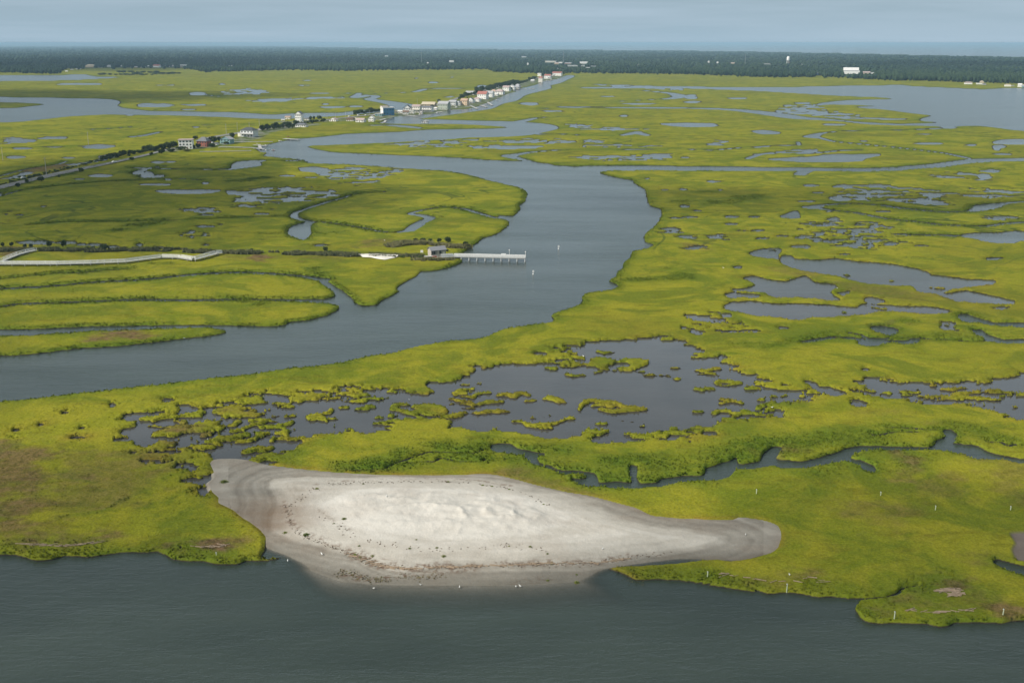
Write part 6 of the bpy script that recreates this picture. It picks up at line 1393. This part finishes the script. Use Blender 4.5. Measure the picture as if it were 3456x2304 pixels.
# ---- white birds
BW = plain('white_feathers', (.80, .80, .78), .8, .05, .3); BK = plain('yellow_bill', (.5, .33, .05), .6, .1, .2)
def bird_proto():
    m = MB()
    def ring(c_, ry, rz, n=8): return [(c_[0], c_[1] + ry * math.cos(2 * math.pi * i / n), c_[2] + rz * math.sin(2 * math.pi * i / n)) for i in range(n)]
    secs = [((-.40, 0, .34), .02, .015), ((-.28, 0, .34), .07, .045), ((-.12, 0, .35), .12, .10), ((.06, 0, .36), .12, .12), ((.17, 0, .42), .08, .09), ((.21, 0, .52), .05, .055), ((.24, 0, .59), .06, .06), ((.30, 0, .60), .035, .035)]
    v = []; f = []; n = 8
    for s_ in secs: v += ring(*s_)
    for k in range(len(secs) - 1):
        for i in range(n): f.append((k * n + i, k * n + (i + 1) % n, (k + 1) * n + (i + 1) % n, (k + 1) * n + i)[::-1])
    f += [tuple(range(n)), tuple((len(secs) - 1) * n + i for i in range(n))[::-1]]
    m.add(v, f)
    for s in (-1, 1): m.tube((.0, s * .045, 0), (.0, s * .05, .28), .014, n=5)
    m.tube((.29, 0, .6), (.40, 0, .575), .02, .006, 5)
    o = m.build('gull', BW, None, True); C.objects.unlink(o); return o
B0 = bird_proto()
for t_, xx, yy, s_, lb in (('K', 543, 416, 1.6, 'white bird standing upright on the lower left sand'), ('K', 415, 441, 1.3, 'white bird at the left waterline by the grass point'), ('K', 787, 195, 1.3, 'white bird on the top left of the dunes'), ('K', 780, 212, 1.2, 'white bird just below another on the dune top'), ('K', 740, 545, 1.2, 'white bird in the shallows, leftmost of the row'), ('K', 915, 531, 1.1, 'white bird in the shallows, second from the left'), ('K', 1063, 540, 1.2, 'white bird in the shallows, third from the left'), ('K', 1276, 539, 1.4, 'left bird of the pair in the shallows'), ('K', 1291, 537, 1.4, 'right bird of the pair in the shallows'), ('K', 2142, 341, 1.0, 'white bird alone on the grey right tip of sand'), ('K', 1603, 394, 1.1, 'white bird on the lower right sand'), ('K', 402, 236, 1.2, 'white bird on the left wrack ring'), ('K', 2308, 494, 1.1, 'white bird in the grass right of the sandbar'),
                       ('D', 1270, 1010, 1.9, 'white bird on the bank of the long grass tongue'), ('F', 280, 523, 1.8, 'white bird in the yellow marsh left of the pools'), ('F', 1065, 663, 1.8, 'white bird between the two middle pools'), ('F', 742, 600, 1.8, 'white bird on the reddish bank above the pool'), ('I', 617, 362, 1.6, 'white bird at the right end of the big pond'), ('H', 1667, 214, 1.7, 'white bird in the upper lobe of the big pond'), ('H', 468, 512, 1.5, 'white bird among the grass at the left of the big pond'), ('L', 1047, 612, 1.3, 'white bird among the broken left ponds'), ('N', 1628, 960, 1.8, 'white bird left of the white sand clearing'), ('N', 1928, 818, 1.8, 'white bird in the marsh behind the sand clearing'), ('J', 735, 492, 1.2, 'white bird in the grass above the tallest post')):
    px, py = tz(t_, xx, yy, 1, 1)[:2]; X_, Y_, z, t = gz(px, py)
    o = B0.copy(); C.objects.link(o); o.location = (X_, Y_, z); s_ = s_ * 1.0; o.scale = (s_ * .68, s_ * .68, s_ * .68); o.rotation_euler = (0, 0, random.uniform(0, 6.28))
    tag(o, lb, 'bird', 'white birds on sand and marsh')
# ---- driftwood and straw thrown up along the shore
DW = plain('driftwood', (.36, .27, .19), .9, .25, .6)
def litter(pts, n, seed, name, label):
    r = np.random.default_rng(seed); p = catmull(PT(pts), False, 3); m = MB()
    for _ in range(n):
        i = r.integers(0, len(p)); X_, Y_, z, t = gz(p[i, 0] + r.normal(0, 4), p[i, 1] + r.normal(0, 1.5), 2); a = r.uniform(-.6, .6); l = r.uniform(.3, 1.6)
        m.bar((X_ - l * math.cos(a), Y_ - l * math.sin(a), z + .06), (X_ + l * math.cos(a), Y_ + l * math.sin(a), z + r.uniform(.05, .22)), r.uniform(.06, .16))
    o = m.build(name, DW); tag(o, label, 'driftwood', kind='stuff')
litter("K 640,412 700,432 780,462 880,470 1020,463 1250,456 1400,450 1600,446 1690,432", 150, 3, 'driftwood', 'thin line of driftwood and wrack along the sandbar')
DK = plain('dark_wrack', (.13, .10, .07), .95, .3, .4)
def specks(pts, n, seed, label, sp=3.0):
    r = np.random.default_rng(seed); p = catmull(PT(pts), False, 3); m = MB()
    for _ in range(n):
        i = r.integers(0, len(p)); X_, Y_, z, t = gz(p[i, 0] + r.normal(0, sp * 2), p[i, 1] + r.normal(0, sp), 2); a = r.uniform(0, 3.14); l = r.uniform(.06, .28)
        m.bar((X_ - l * math.cos(a), Y_ - l * math.sin(a), z + .03), (X_ + l * math.cos(a), Y_ + l * math.sin(a), z + .06), r.uniform(.06, .2), .08)
    tag(m.build('wrack', DK), label, 'wrack', kind='stuff')
specks("K 525,165 470,200 420,235 420,290 455,335 520,362 600,395 690,425", 120, 21, 'dark bits of wrack curving along the left of the sandbar')
specks("K 560,150 700,143 900,140 1000,139 1150,152 1250,166 1330,195 1400,230", 90, 22, 'dark bits of wrack along the top of the sandbar', 2)
specks("K 530,262 590,300 650,335 720,365 850,385 1000,395 1250,380 1400,400", 70, 23, 'scattered dark bits around the foot of the dunes', 5)
specks("K 640,412 780,462 1020,465 1250,458 1500,452 1700,430 1850,410", 170, 24, 'dark bits of wrack along the lower sandbar', 4)
litter("J 200,470 560,530 760,540 900,505 1000,565", 16, 4, 'driftwood', 'sticks of driftwood lying in the lower right grass')
litter("J 1770,600 1850,590 1900,610 1860,630", 60, 6, 'straw', 'bleached straw heap on the lower right marsh')
litter("J 1560,725 1640,740 1760,745 2030,730 2120,740", 20, 8, 'driftwood', 'pale sticks along the lower right point')
litter("G 110,1088 280,1098 380,1105 500,1102 690,1078", 40, 9, 'driftwood', 'bleached driftwood along the left shore')
litter("G 1345,1108 1400,1115 1500,1112 1540,1100", 18, 10, 'driftwood', 'pale sticks on the left grassy point')
